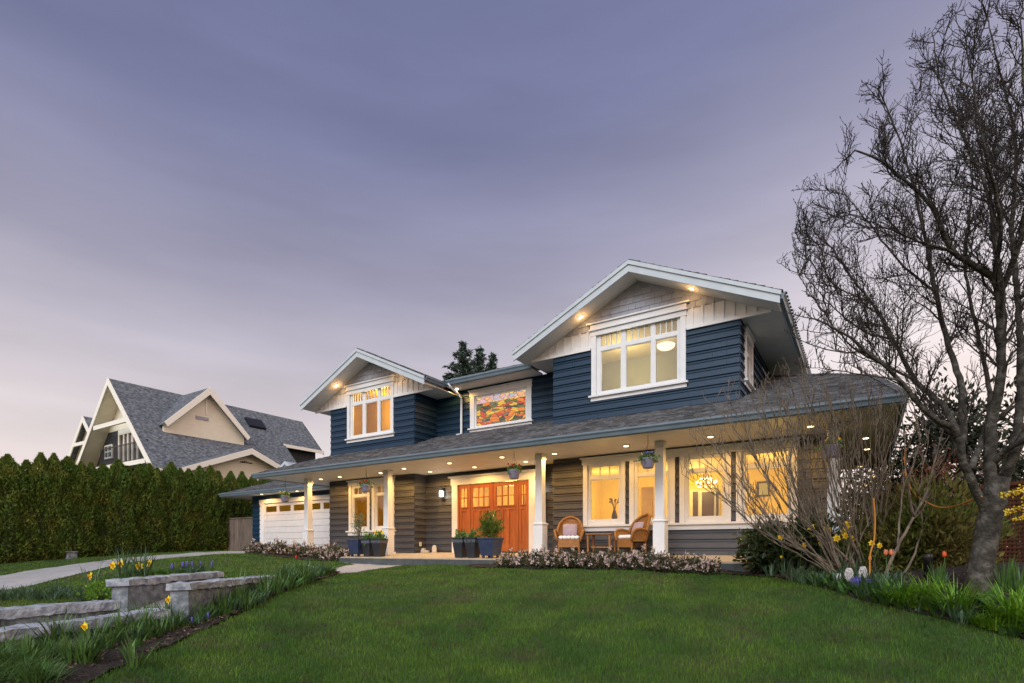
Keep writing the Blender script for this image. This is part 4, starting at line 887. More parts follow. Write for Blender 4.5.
def pillow(loc, rz, tilt, label):
    mb = MB(); n = 10; b = 0
    for s in (1, -1):
        b = len(mb.v)
        for i in range(n+1):
            for j in range(n+1):
                u = -1+2*i/n; v = -1+2*j/n; mb.v.append((u*.2*(1-.06*v*v), s*(.075*((1-u*u)*(1-v*v))**.45), v*.2*(1-.06*u*u)))
        for i in range(n):
            for j in range(n): q = (b+i*(n+1)+j, b+(i+1)*(n+1)+j, b+(i+1)*(n+1)+j+1, b+i*(n+1)+j+1); mb.f.append(q if s < 0 else q[::-1]); mb.m.append(0); mb.sm.append(True)
    o = mb.build('pillow', M['lilac']); o.location = loc; o.rotation_euler = (tilt, 0, rz); o.scale = (.93, .93, .93); return tag(o, label, 'pillow', 'pillows on the porch chairs')
CY = 12.75; zc = zdeck(CY)
def atx(px, Y): return onY(px, 540, Y)[0]
for px, rz, lab, plab in ((569.5, R(22), 'wicker armchair left of the porch table, seen from the front', 'lilac pillow on the wicker chair left of the table'), (633, R(-32), 'wicker armchair right of the porch table, turned towards it', 'lilac pillow on the turned wicker chair beside the column')):
    x = atx(px, CY); c = arm_chair(empty('wicker_armchair', (x, CY, zc), lab, 'armchair', 'wicker armchairs on the porch', rz))
    off = Vector((0, .13, .66)); cz, sz = math.cos(rz), math.sin(rz); c.scale = (1, 1, 1)
    pillow((x + (off.x*cz - off.y*sz), CY + (off.x*sz + off.y*cz), zc + .66), rz, R(-20), plab)
x = atx(601.5, CY); tb = empty('porch_table', (x, CY, zc), 'small wooden side table between the two wicker armchairs', 'side table')
mb = MB(); mb.box(-.34,-.22,.53,.34,.22,.565); mb.build('table_top', M['wicker'], tb, local=True, bevel=.006)
for sx in (-1, 1):
    for sy in (-1, 1): mb = MB(); mb.taper(sx*.29, sy*.17, 0, .53, .018, .018, .024, .024); mb.build('leg', M['wicker'], tb, local=True)
mb = MB(); mb.box(-.29,-.012,.2,.29,.012,.235); mb.build('stretcher', M['wicker'], tb, local=True)

def cloud(n, rx, ry, rz_, z0, L, W, seed, shell=.5, up=.4, jag=.2):
    r = np.random.default_rng(seed); d = unit(r.normal(size=(n, 3))); d[:, 2] = np.abs(d[:, 2]) if z0 == 0 else d[:, 2]
    rad = (shell + (1-shell)*r.random(n)**.6) * (1 + jag*np.sin(d[:, 0]*7+seed)*np.sin(d[:, 1]*6+2*seed) + jag*.6*np.sin(d[:, 2]*9+seed*3))
    C = d * rad[:, None] * np.array([rx, ry, rz_]); C[:, 2] += z0
    return leaves(C, d + np.array([0, 0, up]) + r.normal(0, .55, (n, 3)), r.uniform(L*.7, L*1.3, n), r.uniform(W*.7, W*1.3, n), r=r), C, d
def planter(loc, kind, label, group='planters on the porch steps'):
    root = empty('planter', loc, label, 'planter', group); mb = MB()
    if kind == 'tall':
        mb.taper(0, 0, 0, .40, .115, .115, .165, .165); mb.taper(0, 0, .48, .53, .180, .180, .185, .185); mb.build('pot', M['potdark'], root, local=True, bevel=.01)
        mb = MB(); mb.taper(0, 0, .402, .478, .170, .170, .178, .178); mb.build('pot_band', M['potband'], root, local=True)
    else:
        mb.taper(0, 0, .06, .46, .185, .185, .235, .235); mb.taper(0, 0, .462, .52, .245, .245, .25, .25)
        for a in (-1, 1):
            for b in (-1, 1): mb.taper(a*.13, b*.13, 0, .06, .03, .03, .03, .03)
        mb.build('pot', M['potblue'], root, local=True, bevel=.012)
    return root
def on_deck(px, y): x = atx(px, y); return (x, y, zdeck(y))
p = planter(on_deck(358.5, 11.5), 'blue', 'navy planter with a thin grey green shrub, left of the column'); V, _, _ = cloud(500, .22, .22, .42, .95, .07, .02, 11, .1); npmesh('foliage', V, 4, M['glauc'], p)
mb = MB(); [mb.tube([(0,0,.5),(random.uniform(-.2,.2),random.uniform(-.2,.2),random.uniform(.9,1.25))], .006, 4) for _ in range(14)]; mb.build('stems', M['shrubbark'], p, local=True)
for px, lab, fl in ((369.5, 'charcoal banded planter with low leaves beside the navy planter', 0), (379.5, 'charcoal banded planter of yellow flowers against the column', 1), (461, 'charcoal banded planter of low greens, left of its pair by the doors', 0), (473.5, 'charcoal banded planter of low greens, right of its pair by the doors', 0)):
    p = planter(on_deck(px, 11.5), 'tall', lab); V, C, _ = cloud(260, .2, .2, .22, .52, .11, .045, int(px), .3); npmesh('foliage', V, 4, M['broad'], p)
    if fl:
        mb = MB(); [mb.ball((random.uniform(-.18,.18), random.uniform(-.2,.1), random.uniform(.66,.76)), .035, 6) for _ in range(9)]; mb.build('flowers', M['yellow'], p, local=True)
p = planter(on_deck(490.5, 11.5), 'blue', 'wide navy planter with a bushy dwarf conifer before the orange doors'); V, _, _ = cloud(1500, .32, .32, .27, .76, .10, .022, 5, .25, 1.0, .25); npmesh('foliage', V, 4, M['cedar'], p)
r = np.random.default_rng(5); n = 160; C = np.stack([r.normal(0,.13,n), r.normal(0,.13,n), r.uniform(.95,1.2,n)], -1); npmesh('leading_shoots', leaves(C, np.array([[0,0,1.]])+r.normal(0,.2,(n,3)), .14, .02, r=r), 4, M['cedar'], p)
# stone ornaments by the wall
x = atx(434.5, 13.75); mb = MB(); mb.prism([(-.085,0,0),(.085,0,0),(.085,0,.17),(.05,0,.235),(0,0,.255),(-.05,0,.235),(-.085,0,.17)], (0,.05,0)); o = mb.build('garden_plaque', M['stoneware'], bevel=.008); o.location = (x,13.72,zdeck(13.75)); tag(o, 'small pale arched stone plaque leaning by the entry wall', 'plaque')
x = atx(426, 13.75); mb = MB(); mb.box(-.16,-.06,0,.0,.06,.10); mb.box(.01,-.06,0,.13,.06,.075); mb.box(-.13,-.05,.10,-.03,.05,.15); o = mb.build('stone_block', M['stoneware'], bevel=.01); o.location = (x,13.72,zdeck(13.75)); tag(o, 'low pale stone blocks on the porch floor beside the plaque', 'stone block')
# hanging baskets
for i, (x, y, z, lab, fc) in enumerate([(-16.72,11.62,1.72,'hanging basket of yellow flowers before the garage','yellow'), (-12.74,11.62,1.84,'hanging basket with reddish blooms before the left windows','red'), (-7.40,11.62,1.88,'hanging basket with red flowers near the orange doors','red'), (-3.95,11.62,1.87,'hanging basket of purple and red flowers beside the middle column','purple'), (-.50,11.62,1.80,'hanging basket of yellow flowers behind the bare shrub','yellow')]):
    b_ = empty('hanging_basket', (x, y, z), lab, 'hanging basket', 'hanging baskets along the porch'); mb = MB(); mb.lathe([(.10,-.14),(.115,-.12),(.155,.06),(.165,.075),(.15,.08)], (0,0,0), 18); mb.build('basket', M['basket'], b_, local=True)
    V, _, _ = cloud(220, .21, .21, .15, .08, .08, .035, i+20, .3); npmesh('foliage', V, 4, M['broad'], b_)
    mb = MB(); [mb.ball((random.uniform(-.17,.17), random.uniform(-.17,.17), random.uniform(.12,.22)), .028, 6) for _ in range(9)]; mb.build('flowers', M[fc], b_, local=True)
    mb = MB()
    for k in range(3): a = k*2.1; mb.tube([(.15*math.cos(a), .15*math.sin(a), .07), (0,0,.42)], .003, 4)
    mb.tube([(0,0,.42), (0,0,ZC-z+.003)], .006, 5); mb.build('hanger', M['black'], b_, local=True)
a = onY(614.5, 521, 15.2); vz = empty('vase', (a[0], 15.2, a[2]-.02), 'vase of tall twigs seen through the window above the wicker chairs', 'vase'); mb = MB(); mb.lathe([(.05,0),(.09,.12),(.07,.24),(.045,.30),(.055,.33)], (0,0,0), 14); mb.build('pot', M['potdark'], vz, local=True); mb = MB()
for k in range(12): q = k*.9; mb.tube([(0,0,.28), (.05*math.cos(q),.05*math.sin(q),.5), (.13*math.cos(q),.13*math.sin(q),.58+.03*(k%4))], .008, 4); mb.ball((.13*math.cos(q),.13*math.sin(q),.58+.03*(k%4)), .03, 5)
mb.build('twigs', M['wicker'], vz, local=True); st_ = empty('plant_stand', (a[0], 15.2, -.12), 'dark stand under the vase behind the window', 'stand'); mb = MB(); mb.box(-.2,-.2,a[2]+.06,.2,.2,a[2]+.10); [mb.box(u-.02,v-.02,0,u+.02,v+.02,a[2]+.06) for u in (-.16,.16) for v in (-.16,.16)]; mb.build('table_frame', M['darkwood'], st_, local=True)
# chandelier and bowl lamp
a = onY(706, 482, 16.0); ch = empty('chandelier', (a[0], 16.0, a[2]), 'sparkling lit chandelier seen through the dining room window', 'chandelier')
mb = MB(); mb.tube([(0,0,-.08),(0,0,2.42-a[2])], .01, 6); 
for k in range(8): q = k*math.pi/4; mb.tube([(0,0,-.1), (.14*math.cos(q),.14*math.sin(q),-.14), (.27*math.cos(q),.27*math.sin(q),-.04)], .008, 5)
mb.build('frame', M['brass'], ch, local=True); mb = MB()
for k in range(8): q = k*math.pi/4; mb.ball((.27*math.cos(q),.27*math.sin(q),.0), .028, 6, sq=(1,1,1.6)); mb.ball((.15*math.cos(q+.4),.15*math.sin(q+.4),.10), .022, 6); mb.ball((.2*math.cos(q+.2),.2*math.sin(q+.2),-.13), .016, 6)
mb.build('bulbs', M['bulb'], ch, local=True); plamp('chandelier_light', (a[0],15.9,a[2]-.2), 22, (1,.7,.32), .15, ch)
a = onY(666, 346, 14.6); pn = empty('pendant_lamp', (a[0], 14.6, a[2]), 'white glass bowl pendant lit in the upper bedroom window', 'pendant lamp')
mb = MB(); mb.lathe([(.05,-.10),(.15,-.08),(.22,-.03),(.24,.03),(.23,.035)], (0,0,0), 24); mb.build('bowl', M['bowl'], pn, local=True)
mb = MB(); [mb.tube([(.22*math.cos(q),.22*math.sin(q),.03),(0,0,.3)], .004, 4) for q in (0,2.1,4.2)]; mb.tube([(0,0,.3),(0,0,5.66-a[2])], .006, 5); mb.build('hanger', M['brass'], pn, local=True)

# ================================================================== TREES AND SHRUBS
random.seed(21)
def rv(s=1.0): return Vector((random.gauss(0, s), random.gauss(0, s), random.gauss(0, s)))
class Tree:
    def __init__(s, centre, rx, rz_): s.big = MB(); s.fine = MB(); s.tips = []; s.c = Vector(centre); s.rx = rx; s.rz = rz_; s.k2 = 1.0; s.k3 = .8; s.up = .07; s.spread = 1.0
    def inside(s, p): d = p - s.c; return (d.x/s.rx)**2 + (d.y/s.rx)**2 + (d.z/s.rz)**2 < 1
    def limb(s, pts, r0, r1, spawn, lvl=0, n=8, start=.25, L1=1.1, big=True):
        k = len(pts); L = [0]
        for a, b in zip(pts, pts[1:]): L.append(L[-1] + (b-a).length)
        dense = []; m = max(4, int(L[-1]/.10))
        for i in range(m+1):
            t = L[-1]*i/m; j = max(0, min(k-2, int(np.searchsorted(L, t, 'right'))-1)); f = (t-L[j])/max(1e-6, L[j+1]-L[j])
            a, b, c, d = pts[max(0,j-1)], pts[j], pts[j+1], pts[min(k-1,j+2)]          # Catmull-Rom
            q = .5*((2*b) + (c-a)*f + (2*a-5*b+4*c-d)*f*f + (3*b-a-3*c+d)*f**3); dense.append(q + rv(.002 if r0 > .08 else .005))
        rad = [r0 + (r1-r0)*(i/m)**.8 for i in range(m+1)]; (s.big if big else s.fine).tube(dense, rad, n)
        if spawn:
            t = start*L[-1]
            while t < L[-1]:
                i = min(m-1, int(t/L[-1]*m)); d = (dense[i+1]-dense[i]).normalized(); s.branch(dense[i], d, L1*random.uniform(.55, 1.15)*(1-.35*t/L[-1]), max(.0058, rad[i]*.42), lvl+1); t += spawn*random.uniform(.55, 1.15)
            for _ in range(2): s.branch(dense[-1], (dense[-1]-dense[-2]).normalized(), L1*.6, r1*.8, lvl+1)
    def branch(s, p, d, L, r, lvl):
        ax = d.cross(rv()).normalized(); ang = s.spread*random.uniform(.5, 1.0) if lvl < 3 else random.uniform(.4, 1.0)
        v = (d*math.cos(ang) + ax*math.sin(ang)); v.z += .12; v.normalize()
        if not s.inside(p + v*L*.5): v = (v + (s.c-p).normalized()*.6).normalized(); L *= .6
        m = 6 if lvl == 1 else (5 if lvl == 2 else 3); pts = [p]; st = L/m; rr = [r]; re = .0034 if lvl == 1 else .0027 if lvl == 2 else .0021
        for i in range(m):
            v = (v + rv(.13 if lvl < 3 else .18) + Vector((0,0,s.up))).normalized(); p = p + v*st; pts.append(p); rr.append(max(re, r + (re-r)*(i+1)/m))
        s.fine.tube(pts, rr, 5 if lvl == 1 else 3, cap=False); s.tips.append((pts[-1], v))
        if lvl == 1:
            for i in range(1, m+1):
                for _ in range(2 if i > 1 and s.k2 >= 1 else 1):
                    if random.random() < s.k2: s.branch(pts[i], v, L*random.uniform(.24, .5), max(.0042, rr[i]*.6), 2)
        elif lvl == 2 and L > .12:
            for i in range(1, m+1):
                if random.random() < s.k3: s.branch(pts[i], v, L*random.uniform(.3, .6)+.03, .0032, 3)
TF = 6.0
def TPt(px, py, dF=0): return Vector(atf(px, py, TF + dF))
tbase = onG(979, 592, 5, 7.2); TF = float((tbase.x * -SN + tbase.y * CS))
bt = empty('bare_tree', tbase, 'large leafless grey barked tree arching over the right flower bed', 'tree')
T = Tree(TPt(1015, 225), 2.18, 2.6); T.k2 = 1.0; T.k3 = .85; T.spread = .95
limbs = [  # (points (px, py, dF)), r0, r1, spawn spacing
 ([(978,598,0),(979,575,0),(984,550,0),(989,525,0),(994,500,0),(998,478,0)], .165, .15, 0),
 ([(990,520,0),(976,490,-.02),(966,468,-.05),(961,447,-.08),(955,431,-.1),(936,420,-.15),(919,405,-.2),(900,381,-.25),(868,352,-.3),(838,330,-.35),(812,318,-.4)], .085, .010, .15),
 ([(958,436,-.1),(947,411,.0),(933,396,.1),(915,380,.2),(893,340,.3),(870,300,.4),(845,268,.4),(826,240,.5)], .062, .010, .16),
 ([(962,445,-.08),(963,410,.1),(960,380,.2),(950,350,.35),(936,293,.5),(918,205,.6),(900,140,.7),(878,88,.7)], .07, .008, .15),
 ([(994,490,0),(990,462,.0),(992,421,.0),(1001,380,-.05),(1001,345,-.1),(994,281,-.2),(953,252,-.3),(930,205,-.45),(880,160,-.6),(855,150,-.6)], .105, .011, .14),
 ([(1000,360,-.06),(1003,310,.1),(996,250,.2),(988,193,.3),(960,129,.5),(941,82,.5),(932,32,.6)], .065, .007, .14),
 ([(1000,495,0),(1010,460,.1),(1019,421,.2),(1021,380,.3),(1018,300,.5),(1012,230,.7),(1016,150,.8),(1000,70,.9),(985,10,.9)], .09, .008, .15),
 ([(1003,480,.0),(1022,440,-.2),(1048,400,-.4),(1080,350,-.6),(1100,280,-.8),(1110,190,-.9),(1100,100,-.9)], .09, .008, .2),
 ([(992,465,0),(1004,452,-.15),(1024,440,-.35),(1060,420,-.6),(1100,400,-.8),(1140,350,-1)], .06, .008, .2),
 ([(971,470,-.05),(982,440,.1),(990,405,.2),(986,370,.35),(975,320,.5),(965,260,.7),(972,180,.9),(965,110,1.0)], .055, .007, .16),
 ([(1020,400,.3),(1042,330,.6),(1052,250,.9),(1048,160,1.1),(1040,70,1.2),(1030,-20,1.2)], .085, .008, .17),
 ([(997,300,-.15),(1020,240,-.5),(1030,170,-.8),(1024,90,-1.0),(1020,20,-1.1)], .06, .007, .17),
 ([(900,381,-.25),(872,376,-.4),(845,372,-.5),(820,368,-.6)], .02, .005, .16),
 ([(915,380,.2),(885,365,.1),(850,345,0),(815,300,-.1),(798,275,-.1)], .026, .005, .15),
 ([(936,293,.5),(900,262,.4),(868,222,.3),(842,190,.3)], .028, .005, .14),
 ([(953,252,-.3),(915,240,-.5),(880,225,-.6),(850,215,-.7)], .026, .005, .14),
 ([(1012,230,.7),(985,170,.9),(975,110,1.0),(980,50,1.0)], .03, .005, .14),
 ([(994,281,-.2),(1000,215,-.6),(985,150,-.9),(970,60,-1.0)], .04, .006, .15),
 ([(868,352,-.3),(840,352,-.1),(812,345,.1),(792,335,.2)], .016, .004, .13),
 ([(893,340,.3),(862,330,.2),(826,300,.1),(796,262,.1)], .020, .004, .13),
 ([(870,300,.4),(842,290,.5),(815,268,.6),(800,240,.6)], .018, .004, .13),
 ([(1018,300,.5),(1060,260,.3),(1090,200,.2),(1120,150,.2)], .04, .006, .2),
]
for pts, r0, r1, sp in limbs: T.limb([TPt(*p) for p in pts], r0*.70 if r0 > .14 else r0*.62, r1*(.74 if r0 > .14 else .7), sp, n=12 if r0 > .1 else 8, start=.3 if r0 > .05 else .12, L1=.72)
# root flare
fl = MB(); fl.lathe([(.19,-.12),(.15,.0),(.125,.10),(.113,.24)], tuple(tbase), 14); T.big.v += []
o = T.big; b0 = len(o.v); o.v += fl.v; o.f += [tuple(i+b0 for i in f) for f in fl.f]; o.m += fl.m; o.sm += fl.sm
T.big.build('trunk', M['bark'], bt); T.fine.build('twigs', M['twig'], bt)
n = len(T.tips); tp_ = np.array([tuple(p) for p, _ in T.tips]); td = np.array([tuple(v) for _, v in T.tips]); npmesh('buds', leaves(tp_ - np.array(bt.location), td + rng.normal(0,.3,(n,3)), rng.uniform(.014,.034,n), rng.uniform(.008,.013,n)), 4, M['twig'], bt)

# bare many-stemmed shrub before the right end of the porch
sbase = onG(857, 577, 6, 9.4); SF = float(sbase.x * -SN + sbase.y * CS)
bs = empty('bare_shrub', sbase, 'leafless many stemmed shrub with pale arching branches before the porch end', 'shrub')
S = Tree(Vector(atf(825, 480, SF)), 1.85, 1.75); S.k2 = .30; S.k3 = .08; S.up = .16; S.spread = .6
ends = [(690,470,-.3),(700,430,.2),(715,405,-.4),(735,392,.3),(752,388,-.2),(770,380,.5),(790,384,-.5),(805,376,.1),(822,384,.6),(838,378,-.3),(850,384,.3),(868,392,-.5),(882,398,.2),(700,455,.5),(728,425,.6),(765,420,-.7),(788,410,.8),(812,405,-.7),(832,402,.9),(860,420,.7),(894,430,-.2)]
for ex, ey, dF in ends + [(x + random.uniform(-14, 8), y + random.uniform(2, 34), -d_ + random.uniform(-.4, .4)) for x, y, d_ in ends]:
    t0 = random.uniform(-17, 20); b = Vector(atf(857 + t0, 577, SF)) + Vector((0, random.uniform(-.12,.18), 0)); b.z = gz(b.x, b.y) - .04
    e = Vector(atf(ex, ey, SF + dF)); mid = b.lerp(e, .45) + Vector((0,0,-.02)) + (e - b).cross(Vector((0,0,1)))*random.uniform(-.03,.03); mid.x += (e.x-b.x)*.10; mid.y += (e.y-b.y)*.10
    S.limb([b, b.lerp(mid, .5), mid, mid.lerp(e, .55) + Vector((0,0,.05)), e], random.uniform(.009, .021), .0034, .23, n=6, start=.34, L1=.66, big=True)
S.big.build('stems', M['shrubbark'], bs); S.fine.build('twigs', M['shrubbark'], bs)
# slim forked sapling to its right
b = onG(884, 580, 6, 9.2); SF2 = float(b.x * -SN + b.y * CS); st = empty('bare_sapling', b, 'slim forked leafless sapling between the bare shrub and the green mound', 'sapling'); S = Tree(Vector(atf(915, 460, SF2)), 1.1, 1.2); S.k2 = .5; S.k3 = .2; S.up = .12; S.spread = .7
for pts, r0, r1 in (([(884,582,0),(888,568,0),(897,548,0),(912,520,0),(925,495,.1),(935,460,.2),(945,420,.2)], .026, .005), ([(897,552,0),(900,520,.1),(903,480,.2),(905,450,.2),(902,410,.3)], .017, .004), ([(914,516,0),(908,480,-.2),(920,440,-.3),(912,400,-.4)], .018, .005), ([(900,578,.05),(914,556,.05),(922,525,.1),(920,490,.2),(928,440,.3)], .017, .004)):
    S.limb([Vector(atf(x, y, SF2 + d)) for x, y, d in pts], r0, r1, .2, n=6, start=.4, L1=.5)
S.big.build('stems', M['shrubbark'], st); S.fine.build('twigs', M['shrubbark'], st)

def bush(name, px, py, fr_, rx, rz_, n, L, W, m, label, cat='bush', up=.4, jag=.22, shell=.45, lobes=1, core=True, group=None):
    p = onG(px, py, *fr_); root = empty(name, p, label, cat, group); Vs = []
    for k in range(lobes):
        o = np.zeros(3) if k == 0 else np.array([random.uniform(-.7,.7)*rx, random.uniform(-.5,.5)*rx, random.uniform(-.35,.25)*rz_]); f = 1 if k == 0 else random.uniform(.45,.75)
        V, _, _ = cloud(int(n*(f**2)), rx*f, rx*f, rz_*f, rz_*(.62 if name != 'rhododendron' else .95), L, W, px+k*7, shell, up, jag); Vs.append(V + o)
    npmesh('foliage', np.concatenate(Vs), 4, m, root)
    mb = MB()
    for k in range(9): a = random.uniform(0, 6.28); q = random.uniform(.3,.8); mb.tube([(0,0,-.05), (math.cos(a)*rx*q*.4, math.sin(a)*rx*q*.4, rz_*.5), (math.cos(a)*rx*q, math.sin(a)*rx*q, rz_*random.uniform(.7,1.3))], [.03*rz_,.02*rz_,.006*rz_], 5)
    mb.build('stems', M['twig'], root, local=True); return root
bush('rhododendron', 770, 566, (8.8, 10.2), .58, .52, 1300, .15, .055, M['rhodo'], 'dark broad leaved rhododendron at the right end of the porch', 'bush', .2, lobes=3)
bush('rhododendron', 815, 568, (9.2, 10.6), .62, .58, 1100, .15, .055, M['rhodo'], 'dark green shrub standing behind the bare shrub stems', 'bush', .2, lobes=3)
bush('juniper', 926, 575, (8, 10.5), .85, .78, 6500, .10, .03, M['juniper'], 'yellow green feathery mound left of the bare tree trunk', 'bush', .9, .3, .35, 4)
bush('juniper', 884, 572, (9.5, 11.5), .55, .68, 2600, .10, .03, M['juniper'], 'bronze green mound behind the slim sapling', 'bush', .9, .3, .35, 3)
def bg(name, px, F, zt, rx, n, L, W, m, label, cat='tree', shell=.3, jag=.35, lobes=6, group=None, seed=1):
    a = atf(px, 500, F); g = gz(a[0], a[1]); root = empty(name, (a[0], a[1], g), label, cat, group); H_ = zt - g; Vs = []; random.seed(seed + px)
    for k in range(lobes):
        f = random.uniform(.45,.7); V, _, _ = cloud(n//lobes, rx*f, rx*f, H_*.3*f*1.3, 1e-3 + 0, L, W, px+k, shell, .2, jag); V[..., 2] += H_*random.uniform(.25,.8); V[..., 0] += random.uniform(-.6,.6)*rx; V[..., 1] += random.uniform(-.6,.6)*rx; Vs.append(V)
    npmesh('crown', np.concatenate(Vs), 4, m, root); mb = MB(); mb.tube([(0,0,-.1),(.05,0,H_*.4),(0,.1,H_*.85)], [.14,.1,.03], 7)
    for k in range(8): q = random.uniform(.2,.7); a_ = random.uniform(0,6.28); mb.tube([(.03,0,H_*q), (math.cos(a_)*rx*.7, math.sin(a_)*rx*.7, H_*min(.9,q+.2))], [.05,.012], 5)
    mb.build('trunk', M['bark'], root, local=True); return root
bg('evergreen_tree', 965, 13, 4.0, 1.7, 5200, .17, .06, M['magnolia'], 'dark broad leaved evergreen tree behind the bare tree trunk', seed=3)
bg('evergreen_tree', 925, 15.5, 3.0, 1.5, 3600, .18, .06, M['magnolia'], 'dark evergreen tree left of the bare trunk, behind the green mound', seed=5)
bg('evergreen_tree', 1030, 14, 4.2, 2.0, 4200, .18, .06, M['magnolia'], 'dark evergreen tree behind the lattice fence', seed=8)
bg('russet_tree', 935, 12.5, 2.9, 1.0, 700, .13, .05, M['redleaf'], 'russet leaved small tree in front of the dark evergreens', 'tree', .2, .4, 5, seed=2)
bg('evergreen_tree', 893, 24, 4.2, 2.2, 3600, .25, .09, M['magnolia'], 'distant dark tree seen just past the porch roof corner', seed=6)
bg('evergreen_tree', 1120, 16, 4.4, 2.4, 3000, .22, .08, M['magnolia'], 'dark evergreen tree beyond the right end of the lattice fence', seed=9)
for q_, (px, F, zt, rx, lab) in enumerate(((852, 17.5, 2.1, 1.5, 'tall dark hedge shrub beyond the end of the porch'), (858, 13.5, .75, 1.0, 'dark evergreen shrub seen low between the bare shrub stems'), (893, 14.5, .95, 1.1, 'dark evergreen shrub below the porch roof corner'), (838, 14.2, .5, .8, 'low dark shrub beside the porch end wall'), (985, 11.6, .95, .9, 'dark shrub directly behind the bare tree trunk'), (1035, 11.8, 1.0, 1.2, 'dark shrub close behind the lattice fence'), (1090, 11.0, 1.1, 1.2, 'dark shrub behind the far right end of the lattice fence'))):
    a = atf(px, 540, F); g = gz(a[0], a[1]); root = empty('evergreen_shrub', (a[0], a[1], g), lab, 'shrub'); H_ = zt - g; V, _, _ = cloud(1700, rx, rx*.8, H_*.52, H_*.5, .15, .055, 70+q_, .35, .3, .2); npmesh('foliage', V, 4, M['magnolia'] if q_ % 2 else M['rhodo'], root); mb = MB(); [mb.tube([(0,0,-.05),(random.uniform(-.5,.5)*rx,random.uniform(-.4,.4)*rx,H_*.7)], .02, 5) for _ in range(7)]; mb.build('stems', M['twig'], root, local=True)
# firs behind the house
def fir(px, py, F, label, seed, spread):
    a = atf(px, py, F); g = gz(a[0], a[1]); root = empty('fir_tree', (a[0], a[1], g), label, 'fir tree', 'firs behind the house roof'); H_ = a[2]-g; r = np.random.default_rng(seed); Cs = []; Ds = []; mb = MB(); mb.tube([(0,0,0),(0,0,H_)], [.25,.02], 6)
    z = H_*.35
    while z < H_*.995:
        L = spread*2.1*(1 - (z/H_)**2.2) * r.uniform(.5, 1.15) + .12; a0 = r.uniform(0, 6.28)
        for k in range(5):
            az = a0 + k*1.26 + r.normal(0,.25); d = np.array([math.cos(az), math.sin(az), -.10 + .35*(z/H_)]); l_ = L*r.uniform(.55, 1.1); mb.tube([(0,0,z), tuple(np.array([0,0,z]) + d*l_*.9)], [.03,.006], 4)
            m = int(60*l_)+10; t = r.random(m); Cs.append(np.array([0,0,z]) + d*(t[:,None]*l_) + r.normal(0,.09,(m,3))*(1.2-t[:,None]*.6)); Ds.append(d*.8 + r.normal(0,.5,(m,3)) + np.array([0,0,.0]))
        z += .30
    C = np.concatenate(Cs); npmesh('foliage', leaves(C, np.concatenate(Ds), r.uniform(.16,.36,len(C)), r.uniform(.05,.10,len(C)), r=r), 4, M['conifer'], root); mb.build('trunk', M['twig'], root, local=True)
fir(463, 343, 32, 'tallest dark fir rising behind the centre of the roof', 2, 1.7); fir(479.5, 349, 33, 'dark fir just right of the tallest one behind the roof', 4, 1.6); fir(492.5, 354, 34, 'rightmost lower dark fir behind the roof', 6, 1.3); fir(449, 374, 32, 'small round topped fir left of the tallest one', 8, 1.6)

# ---- flowering low shrubs
SHR = []
for s in range(3):
    root = empty('flowering_shrub', (0,0,0), 'low bronze leaved shrub covered with pale pink flower heads, bordering the porch deck', 'flowering shrub', 'flowering shrubs along the porch'); V, C, d = cloud(900, .40, .34, .36, .0, .075, .03, s+31, .35, .5, .25); VL = V
    r = np.random.default_rng(s); m = 54; k = r.choice(len(C), m, replace=False); Fc = C[k]*1.06; P_ = np.repeat(Fc, 13, 0) + r.normal(0, .022, (m*13, 3)); keep = P_[:, 2] > .06; P_ = P_[keep]
    VF = leaves(P_, r.normal(size=P_.shape), .045, .034, r=r); npmesh('foliage', np.concatenate([VL, VF]), 4, [M['heathleaf'], M['pinkf']], root, mi=[0]*len(VL) + [1]*len(VF))
    mb = MB(); [mb.tube([(0,0,-.05),(random.uniform(-.25,.25),random.uniform(-.2,.2),.28)], .008, 4) for _ in range(10)]; mb.build('stems', M['twig'], root, local=True); SHR.append(root)
used = [False]*3
def place_shrub(x, y, sc, label=None, group=None):
    k = random.randrange(3); o = SHR[k] if not used[k] else dup(SHR[k]); used[k] = True; o.location = (x, y, gz(x, y)+.0); o.rotation_euler = (0,0,random.uniform(0,6.28)); o.scale = (sc*1.05, sc*1.05, sc)
    if label: o['label'] = label
    if group: o['group'] = group
for px in (509,524,540,556,572,590,608,625,641,657,672): place_shrub(atx(px, 10.80), 10.80 + random.uniform(-.1,.1), random.uniform(.86,1.04))
for px in (691,706): place_shrub(atx(px, 10.7), 10.7, .85)
for px in (258,269,281,293,305,317,329,341): place_shrub(atx(px, 11.5), 11.5 + random.uniform(-.15,.15), random.uniform(1.05,1.3), 'low pale pink flowering shrub in the border before the garage', 'flowering shrubs before the garage')

